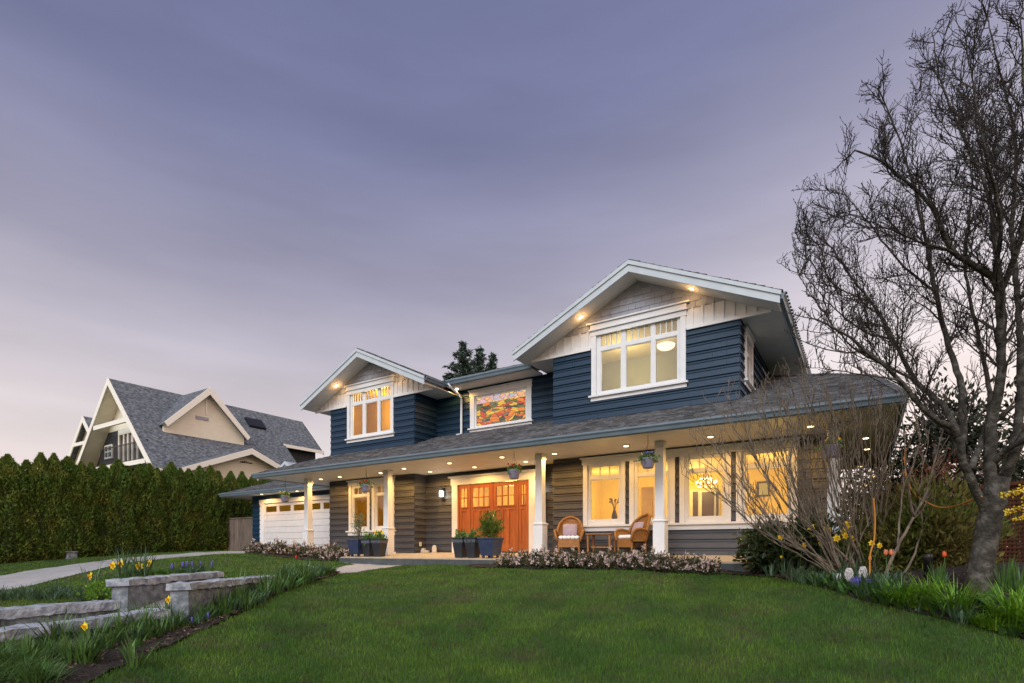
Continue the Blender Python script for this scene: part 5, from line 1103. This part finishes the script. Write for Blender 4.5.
# ---- bulbs, flowers and clumps
def clump(name, n, L, w, spread, lean, droop, m, seed, label, cat, group, segs=5):
    random.seed(seed); root = empty(name, (0,0,-50), label, cat, group); mb = MB()
    for _ in range(n):
        a = random.uniform(0, 6.28); q = spread*random.random()**.5; l = random.uniform(*lean)
        mb.blade((q*math.cos(a), q*math.sin(a), -.01), a + random.uniform(-.6,.6), random.uniform(*L), w*random.uniform(.7,1.2), l, random.uniform(*droop), segs)
    mb.build('leaves', m, root, local=True); return root
def daffodil(seed, nf, label, group, h=.38):
    random.seed(seed); root = clump('daffodil', 14, (.22,.38), .014, .05, (.05,.35), (.1,.9), M['glauc'], seed, label, 'daffodil', group)
    for k in range(nf):
        a = random.uniform(0, 6.28); q = .03 if nf == 1 else .09; x, y = q*math.cos(a), q*math.sin(a); hh = h*random.uniform(.85, 1.1); mb = MB(); top = Vector((x*1.8, y*1.8-.01, hh)); mb.tube([(x*.6,y*.6,0),(x,y,hh*.6),tuple(top)], .004, 5); mb.build('stem', M['stem'], root, local=True)
        fd = Vector((random.uniform(-.1,.8), -1, .15)).normalized(); u = fd.orthogonal().normalized(); v = fd.cross(u); mb = MB(); c = top + fd*.012
        for j in range(6):
            t = j*math.pi/3; e = u*math.cos(t) + v*math.sin(t); s_ = fd.cross(e); mb.add([c, c+e*.028+s_*.016+fd*.006, c+e*.05+fd*.002, c+e*.028-s_*.016+fd*.006], [(0,1,2,3)])
        b = len(mb.v)
        for i, (rr, dd) in enumerate(((.010,.0),(.012,.018),(.017,.032))):
            for j in range(10): t = j*math.pi/5; mb.v.append(tuple(c + (u*math.cos(t)+v*math.sin(t))*rr + fd*dd))
        for i in range(2):
            for j in range(10): mb.f.append((b+i*10+j, b+i*10+(j+1)%10, b+(i+1)*10+(j+1)%10, b+(i+1)*10+j)); mb.m.append(1); mb.sm.append(True)
        mb.build('flower', [M['yellow'], M['orange']], root, local=True)
    return root
def put(o, px, py, sc=1, first=False, dz=0, fr_=(4, 30), label=None, group=None):
    p = onG(px, py, *fr_); q = o if first else dup(o); q.location = (p.x, p.y, p.z + .02 + dz); q.rotation_euler = (0,0,random.uniform(-.5,.5)); q.scale = (sc, sc, sc)
    if label: q['label'] = label
    if group: q['group'] = group
    return q
# daffodils, left: (flower px, stem foot px)
LD = [(85.5,625,650,'single yellow daffodil standing before the near stone wall'), (165.5,598,624,'single yellow daffodil between the two stone walls\' right ends'), (92.5,574,592,'lone yellow daffodil on the lawn side of the far stone wall'), (121,563.5,577,'leftmost yellow daffodil above the tall stone wall end'), (128.5,561.5,576.5,'second yellow daffodil above the tall stone wall end'), (140,564.8,577,'low yellow daffodil above the middle of the tall stone wall end'), (146,561.5,576.5,'rightmost yellow daffodil above the tall stone wall end')]
for i, (px, py, fy, lab) in enumerate(LD):
    p = onG(px, fy, 4, 16); F = float(-SN*p.x + CS*p.y); h = (HZ - py)/F0*F - p.z; d = daffodil(40+i, 1, lab, 'yellow daffodils around the stone walls', 1.0); h1 = max(c.bound_box[6][2] for c in d.children if c.name.startswith('flower')); d.location = p
    s_ = F/5.6 if F > 6.5 else 1.15
    for c in d.children:
        c.scale = (s_, s_, h/h1) if c.name.startswith('stem') else (s_, s_, s_)
        if c.name.startswith('flower'): c.location = (0, 0, h - h1*s_ + .03*s_)
random.seed(3)
RD = [(775,541,577),(785,540,578),(797,547,579),(765,550,576),(783,559,578),(813,530,574),(824,541,577),(829,532,577),(841,539,580),(846,535,580),(852,529,580),(868,546,584)]
P0 = [daffodil(60+k, nf, 'clump of yellow daffodils among the leaves by the right end of the porch', 'yellow daffodils by the porch end', .56) for k, nf in enumerate((2, 1, 2))]; fu = [True]*3
for i, (px, py, fy) in enumerate(RD):
    p = onG(px, fy, 5.5, 10.5); F = float(-SN*p.x + CS*p.y); h = (HZ - py)/F0*F - p.z; k = i % 3; put(P0[k], px, fy, h/.56, fu[k], fr_=(5.5, 10.5)); fu[k] = False
# leafy clumps
BL = clump('bulb_clump', 26, (.22,.40), .022, .09, (.05,.5), (.2,1.0), M['strap'], 1, 'clump of green bulb leaves in the left bed below the stone walls', 'bulb plant', 'bulb leaves in the left bed')
BG = clump('bulb_clump', 20, (.2,.34), .026, .08, (.05,.55), (.2,1.1), M['glauc'], 2, 'clump of blue green bulb leaves in the left bed below the stone walls', 'bulb plant', 'bulb leaves in the left bed')
BB = clump('tulip_plant', 9, (.16,.28), .055, .05, (.2,.7), (.3,.9), M['broad'], 3, 'tuft of broad tulip leaves in the left bed', 'bulb plant', 'bulb leaves in the left bed')
GT = clump('sedge_plant', 60, (.12,.24), .007, .10, (.1,.8), (.4,1.5), M['strap'], 4, 'tuft of fine narrow leaves at the near left corner of the bed', 'sedge', 'sedge tufts at the near left corner')
random.seed(9); fi = {}
def putk(o, *a, **k): put(o, *a, first=not fi.get(o.name), **k); fi[o.name] = 1
la = np.array(LB_low); lu = np.array(LB_up)
def bedpt(t, s):
    A = resample(LB_low, 101)[int(t*100)]; B = resample(LB_up, 101)[int(t*100)]; return A*(1-s) + B*s
def putxy(o, x, y, sc, label=None, group=None):
    q = o if not fi.get(o.name) else dup(o); fi[o.name] = 1; q.location = (x, y, gz(x, y)+.02); q.rotation_euler = (0,0,random.uniform(0,6.28)); q.scale = (sc,)*3
    if label: q['label'] = label; 
    if group: q['group'] = group
for _ in range(200):
    t = random.uniform(.14, .98); s = random.uniform(.22, .86) if t > .35 else random.uniform(.25, .9); x, y = bedpt(t, s); putxy(random.choice((BL, BL, BG, BB)), x, y, random.uniform(.75, 1.25)*(1 if s > .45 else .7))
for px, py in ((128,655),(138,648),(120,640),(150,641),(135,668)): putk(BL if px % 2 else BB, px, py, random.uniform(.7,.95), fr_=(4,8))
for _ in range(60): putk(GT, random.uniform(-35, 68), random.uniform(655, 690), random.uniform(.8,1.25), fr_=(3.6,8))
for _ in range(14): putk(BL, random.uniform(-30, 90), random.uniform(648, 672), random.uniform(.6,.9), fr_=(3.6,8))
# behind the far wall
for _ in range(34): putk(BG, random.uniform(-20, 90), random.uniform(594, 603), random.uniform(.5,.85), fr_=(6.5,11), label='clump of blue green bulb leaves behind the far stone wall', group='bulb leaves behind the far stone wall')
for _ in range(26): putk(random.choice((BG,BB)), random.uniform(124, 205), random.uniform(572, 576), random.uniform(.65,.9), fr_=(8,13), label='clump of bulb leaves above the tall end of the far stone wall', group='bulb leaves above the tall wall end')
bush('golden_shrub', 101, 601, (7.6, 10), .24, .20, 420, .06, .03, M['daylily'], 'small golden green shrub against the tall end of the far stone wall', 'shrub', .4)
nA, nB = Vector(atf(190,583.5,7.25)), Vector(atf(300,573.5,10.6)); nA.z = nB.z = 0; nd = (nB-nA).normalized(); nn_ = Vector((nd.y, -nd.x, 0))
for k in range(26):
    q = nA.lerp(nB, (k+.5)/26) + nn_*random.uniform(.06, .34); putxy(random.choice((BL, BL, BG, BB)), q.x, q.y, random.uniform(.85, 1.15), 'clump of bulb leaves growing against the tall end of the near stone wall', 'bulb leaves against the tall near wall')
# small purple and white spikes
def spike(name, h, r_, m, n, label, cat, group, seed):
    root = empty(name, (0,0,-50), label, cat, group); r = np.random.default_rng(seed); z = r.random(n); a = r.random(n)*6.28; q = r_*np.sqrt(np.clip(1-(2*z-1)**2*.85,0,1))*(.75+.25*r.random(n)); C = np.stack([np.cos(a)*q, np.sin(a)*q, h*.35 + z*h*.65], -1); npmesh('florets', leaves(C, np.stack([np.cos(a), np.sin(a), .3+0*a], -1)+r.normal(0,.5,(n,3)), min(r_*.9,.034), min(r_*.7,.026), r=r), 4, m, root); mb = MB(); mb.tube([(0,0,0),(0,0,h*.9)], r_*.25, 5); mb.ball((0,0,h*.675), r_*.8, 8, 1, sq=(1,1,h*.30/(r_*.8)))
    for k in range(6): mb.blade((0,0,0), k*1.05, h*1.1, .016, .4, .5, 4)
    mb.build('stem', [M['stem'], m], root, local=True); return root
MU = spike('grape_hyacinth', .17, .018, M['purple'], 60, 'small violet grape hyacinth near the stone walls', 'grape hyacinth', 'violet grape hyacinths by the stone walls', 1)
for px, py in ((183,572),(187,571),(192,573),(201,573),(172,574),(190,625),(192,629),(208,624),(212,571)): putk(MU, px, py, 1.5 if py < 580 else .8, fr_=(5,13))
HY = spike('white_hyacinth', .36, .062, M['wpetal'], 900, 'stout white hyacinth head in the right bed', 'hyacinth', 'white hyacinths in the right bed', 2)
for px, py, s_, lab in ((849,590,.74,'larger left white hyacinth at the foot of the bare shrub'), (863,588,.72,'right one of the two large white hyacinths by the bare shrub'), (839,587,.45,'smallest white hyacinth at the left of the pair')): putk(HY, px, py, s_, fr_=(5.5,9), label=lab)
for px, py in ((314,577),(309,576)): putk(HY, px, py, .6, fr_=(9,14), label='white hyacinth at the far end of the left bed', group='white hyacinths at the far end of the left bed')
def tulip(m, seed, label, h=.54):
    random.seed(seed); root = clump('tulip', 6, (.2,.32), .05, .03, (.15,.6), (.2,.7), M['glauc'], seed, label, 'tulip', 'tulips'); mb = MB(); mb.tube([(0,0,0),(.01,0,h*.5),(.0,0,h-.05)], .005, 5); mb.build('stem', M['stem'], root, local=True); mb = MB()
    for j in range(6):
        t = j*math.pi/3 + .3*(j % 2); e = Vector((math.cos(t), math.sin(t), 0)); s_ = Vector((-e.y, e.x, 0)); b = len(mb.v)
        for i, (rr, z, w) in enumerate(((.004,-.05,.006),(.024,-.03,.019),(.029,.0,.021),(.026,.035,.014),(.024,.058,.002))): p = Vector((0,0,h+z)) + e*rr; mb.v += [tuple(p - s_*w), tuple(p + s_*w)]
        for i in range(4): mb.f.append((b+2*i,b+2*i+1,b+2*i+3,b+2*i+2)); mb.m.append(0); mb.sm.append(True)
    mb.build('petals', m, root, local=True); return root
for i, (px, py, fy, m, lab) in enumerate(((886,554,585,'salmon','left of two close salmon tulips by the sapling'), (891.5,554,586,'salmon','right of two close salmon tulips by the sapling'), (944.5,556,586,'tulip','single red tulip left of the bare tree trunk'), (870,560,583,'salmon','low salmon tulip behind the white hyacinths'), (296,558,575,'red','red flower standing before the garage border shrubs'))):
    fr_ = (5.5, 8.5) if px > 500 else (9, 14); p = onG(px, fy, *fr_); F = float(-SN*p.x + CS*p.y); h = (HZ-py)/F0*F - p.z; t_ = tulip(M[m], 80+i, lab); put(t_, px, fy, h/.54, True, fr_=fr_)
DLY = clump('daylily_clump', 230, (.28,.52), .015, .17, (.1,.95), (.5,1.5), M['daylily'], 5, 'dense bright green arching clump in the right bed', 'daylily', 'daylily clumps in the right bed', 6)
for px, py, s_, lab in ((903,604,.82,'bright green arching leaf clump left of the tree base'), (957,611,.95,'biggest bright green leaf clump in front of the tree trunk'), (1016,622,1.0,'bright green arching leaf clump at the right edge of the bed'), (928,600,.7,'bright green leaf clump between the two larger ones by the tree'), (1045,630,1.0,'bright green leaf clump at the far right of the bed')): putk(DLY, px, py, s_, fr_=(4.5,8), label=lab)
DLS = clump('daylily_clump', 60, (.18,.32), .014, .09, (.05,.8), (.5,1.5), M['daylily'], 15, 'low green leaf clump along the front edge of the right bed', 'daylily', 'leaf clumps edging the right bed', 5)
IR = clump('iris_clump', 26, (.35,.6), .03, .10, (.0,.35), (.0,.4), M['strap'], 6, 'upright sword leaved clump beside the tree trunk', 'iris', 'iris clumps beside the tree')
for px, py, s_, lab in ((1005,592,.72,'upright sword leaved clump right of the tree trunk'), (1020,598,.72,'sword leaved clump at the right edge behind the daylily'), (938,588,.6,'short sword leaved clump left of the trunk')): putk(IR, px, py, s_, fr_=(4.5,8), label=lab)
def bigleaf(seed, n, L, w, label, cat):
    random.seed(seed); root = clump('broad_leaf_plant', n, L, w, .05, (.3,1.0), (.3,1.1), M['broad'], seed, label, cat, 'broad leaved plants in the right bed', 7); return root
BP = bigleaf(7, 6, (.38,.52), .16, 'plant with very large drooping leaves in front of the trunk', 'broad leaf plant'); putk(BP, 993, 612, .95, fr_=(4.5,8))
BQ = bigleaf(8, 10, (.16,.28), .085, 'low broad leaved plant along the front of the right bed', 'broad leaf plant')
random.seed(12)
for px, py in ((800,581),(812,584),(822,587),(834,590),(846,595),(858,598),(868,600),(880,603),(890,606),(872,592),(855,590),(838,584),(826,580),(806,577),(900,610),(914,603),(884,595)): putk(BQ, px + random.uniform(-3,3), py, random.uniform(.7,1.15), fr_=(5,9.5))
for _ in range(26): px = random.uniform(770, 900); putk(BG, px, 574 + (px-770)*.16 + random.uniform(-3, 8), random.uniform(.7,1.1), fr_=(5.5,9.5), label='clump of blue green bulb leaves in the right bed', group='bulb leaves in the right bed')
for k in range(34):
    px = 800 + k*7.2 + random.uniform(-5, 5); py = np.interp(px, [716,775,830,880,940,1024,1090], [572.5,579,592,606,622,643,661]) - random.uniform(2, 9); putk(random.choice((BQ, BQ, BG, DLS)), px, py, random.uniform(.6, 1.0), fr_=(4.3,9.5), label='low green leaf clump along the front edge of the right bed', group='leaf clumps edging the right bed')
for _ in range(8): putk(MU, random.uniform(850, 870), random.uniform(588,594), .9, fr_=(5.5,9), label='small violet flower beside the white hyacinths', group='violet flowers by the white hyacinths')
# bark chips and fallen leaves on the open soil
Cl = []
for (lo, up, n) in ((LB_low, LB_up, 3200), (RB_low, RB_low, 0)):
    A = resample(lo, 200); B = resample(up, 200)
    for _ in range(n): k = random.randrange(200); q = random.random()*.8; p = A[k]*(1-q) + B[k]*q; Cl.append((p[0], p[1], 0))
rl = resample(RB_low, 200)
for _ in range(3000): k = random.randrange(200); Cl.append((rl[k][0] + random.uniform(0,.4), rl[k][1] + random.uniform(.02, 1.1), 0))
Cl = np.array(Cl); Cl[:, 2] = gzs(Cl[:, 0], Cl[:, 1]) + .045; Dl = rng.normal(size=Cl.shape); Dl[:, 2] *= .35
tag(npmesh('leaf_litter', leaves(Cl, Dl, rng.uniform(.02,.07,len(Cl)), rng.uniform(.008,.028,len(Cl))), 4, M['litter']), kind='stuff')
# bollard light, cord, forsythia
p = onG(928, 586, 5.5, 9); mb = MB(); mb.lathe([(.045,-.1),(.045,.30),(.05,.302),(.05,.37),(.046,.385),(.01,.39)], tuple(p), 16); tag(mb.build('bollard_light', M['black']), 'short black bollard light left of the tree trunk', 'garden light')
cp = [(905.5,448,8.5),(905,468,8.2),(908,482,8.0),(915,494,7.8),(926,502,7.5),(940,507.5,7.2),(955,506,6.8),(972,500,TF+.1),(982,496,TF-.05)]
def smooth(pts, k=8):
    P = [Vector(p) for p in pts]; out = []
    for j in range(len(P)-1):
        a, b, c, d = P[max(0,j-1)], P[j], P[j+1], P[min(len(P)-1,j+2)]
        for i in range(k): f = i/k; out.append(.5*((2*b)+(c-a)*f+(2*a-5*b+4*c-d)*f*f+(3*b-a-3*c+d)*f**3))
    return out + [P[-1]]
tag(MB().tube(smooth([atf(*q) for q in cp]), .011, 6).build('slack_rope', M['rope']), 'orange rope sagging from the sapling to the bare tree', 'rope')
tag(MB().tube(smooth([atf(*q) for q in ((873.5,498,7.1),(875,520,7.1),(874,540,7.1),(870,556,7.1),(870,580,7.1))]), .010, 6).build('slack_rope', M['rope']), 'orange rope hanging straight down beside the bare shrub stems', 'rope')
p = onG(1052, 600, 4.4, 7); fo = empty('forsythia', p, 'yellow blossoming forsythia branch at the right edge of the picture', 'forsythia'); FF = float(-SN*p.x + CS*p.y); mb = MB(); Cs = []
for ex, ey in ((1001,496),(1006,512),(1012,494),(1016,520),(1025,505),(1040,486),(1058,480),(1030,526)):
    e = Vector(atf(ex, ey, FF + random.uniform(-.2,.2))) - p; q = [Vector((0,0,0)), Vector((e.x*.15, e.y*.15, e.z*.6)), Vector((e.x*.55, e.y*.55, e.z*1.02)), e]; S_ = smooth(q, 7); mb.tube(S_, [.008*(1-i/len(S_))+.003 for i in range(len(S_))], 5)
    for w in S_[-9:]: Cs += [tuple(w + rv(.018)) for _ in range(7)]
mb.build('branches', M['shrubbark'], fo, local=True); C = np.array(Cs); npmesh('blossom', leaves(C, rng.normal(size=C.shape), .028, .018), 4, M['yellow'], fo)

# ================================================================== GRASS
def pip(x, y, poly):
    ins = np.zeros(len(x), bool); n = len(poly); j = n-1
    for i in range(n):
        xi, yi = poly[i]; xj, yj = poly[j]
        c = ((yi > y) != (yj > y)) & (x < (xj-xi)*(y-yi)/(yj-yi+1e-12)+xi); ins ^= c; j = i
    return ins
def grass_blades(fa, fb, dens, h, w, seed):
    r = np.random.default_rng(seed); pxa, pxb = -110, 1130
    area = (pxb-pxa)/F0*(fb*fb-fa*fa)/2; n = int(area*dens); f = np.sqrt(r.random(n)*(fb*fb-fa*fa)+fa*fa); u = (r.uniform(pxa, pxb, n)-512)/F0
    x = (CS*u-SN)*f; y = (SN*u+CS)*f; ok = np.ones(n, bool)
    for P in NOGRASS: ok &= ~pip(x, y, P)
    ok &= ~((x > -13.45) & (x < -1.0) & (y > 11.1)); ok &= ~((x > -24.5) & (y > 13.3)); ok &= x > -26.6; ok &= ~((x > .6) & (y > 12.2)); x, y = x[ok], y[ok]
    z = gzs(x, y); n = len(x); hh = h*r.uniform(.55, 1.25, n); a = r.random(n)*6.28; l = r.normal(0, .45, n); b = r.random(n)*6.28; ww = w*r.uniform(.7,1.3,n)
    s_ = np.stack([np.cos(a), np.sin(a), 0*a], -1)*ww[:, None]*.5; base = np.stack([x, y, z-.004], -1); tip = base + np.stack([np.cos(b)*l*hh, np.sin(b)*l*hh, hh], -1)
    return np.stack([base-s_, base+s_, tip], 1)
GV = np.concatenate([grass_blades(3.8, 6.2, 4600, .05, .0055, 1), grass_blades(3.8, 7.5, 260, .10, .007, 7), grass_blades(6.2, 9, 2600, .05, .0075, 2), grass_blades(9, 13, 1200, .045, .012, 3), grass_blades(13, 26, 420, .05, .02, 4)])
turf = mat('lawn grass', (.036,.105,.008), (.112,.20,.019), 1.25, .75, island=.55, transl=.25, c3=(.07,.15,.012), detail=7)
def patches(m):
    t = m.node_tree; n = t.nodes.new; l = t.links.new; co = n('ShaderNodeTexCoord').outputs['Object']; z = n('ShaderNodeTexNoise'); z.inputs['Scale'].default_value = 1.9; z.inputs['Detail'].default_value = 10; z.inputs['Roughness'].default_value = .78; l(co, z.inputs[0])
    mr = n('ShaderNodeMapRange'); mr.inputs[1].default_value = .53; mr.inputs[2].default_value = .64; mr.inputs[4].default_value = .85; l(z.outputs[0], mr.inputs[0])
    P = t.nodes['Principled BSDF']; src = P.inputs['Base Color'].links[0].from_socket; mx = n('ShaderNodeMix'); mx.data_type = 'RGBA'; l(mr.outputs[0], mx.inputs[0]); l(src, mx.inputs['A']); mx.inputs['B'].default_value = (.07,.052,.025,1)
    for q in (P.inputs['Base Color'], t.nodes['Translucent BSDF'].inputs[0]): l(mx.outputs['Result'], q)
patches(turf)
tag(npmesh('lawn', GV, 3, turf), kind='stuff')
bpy.data.objects['lawn']['label'] = 'mown green lawn with brownish mossy patches before the house'
bpy.data.objects['lawn']['category'] = 'grass'
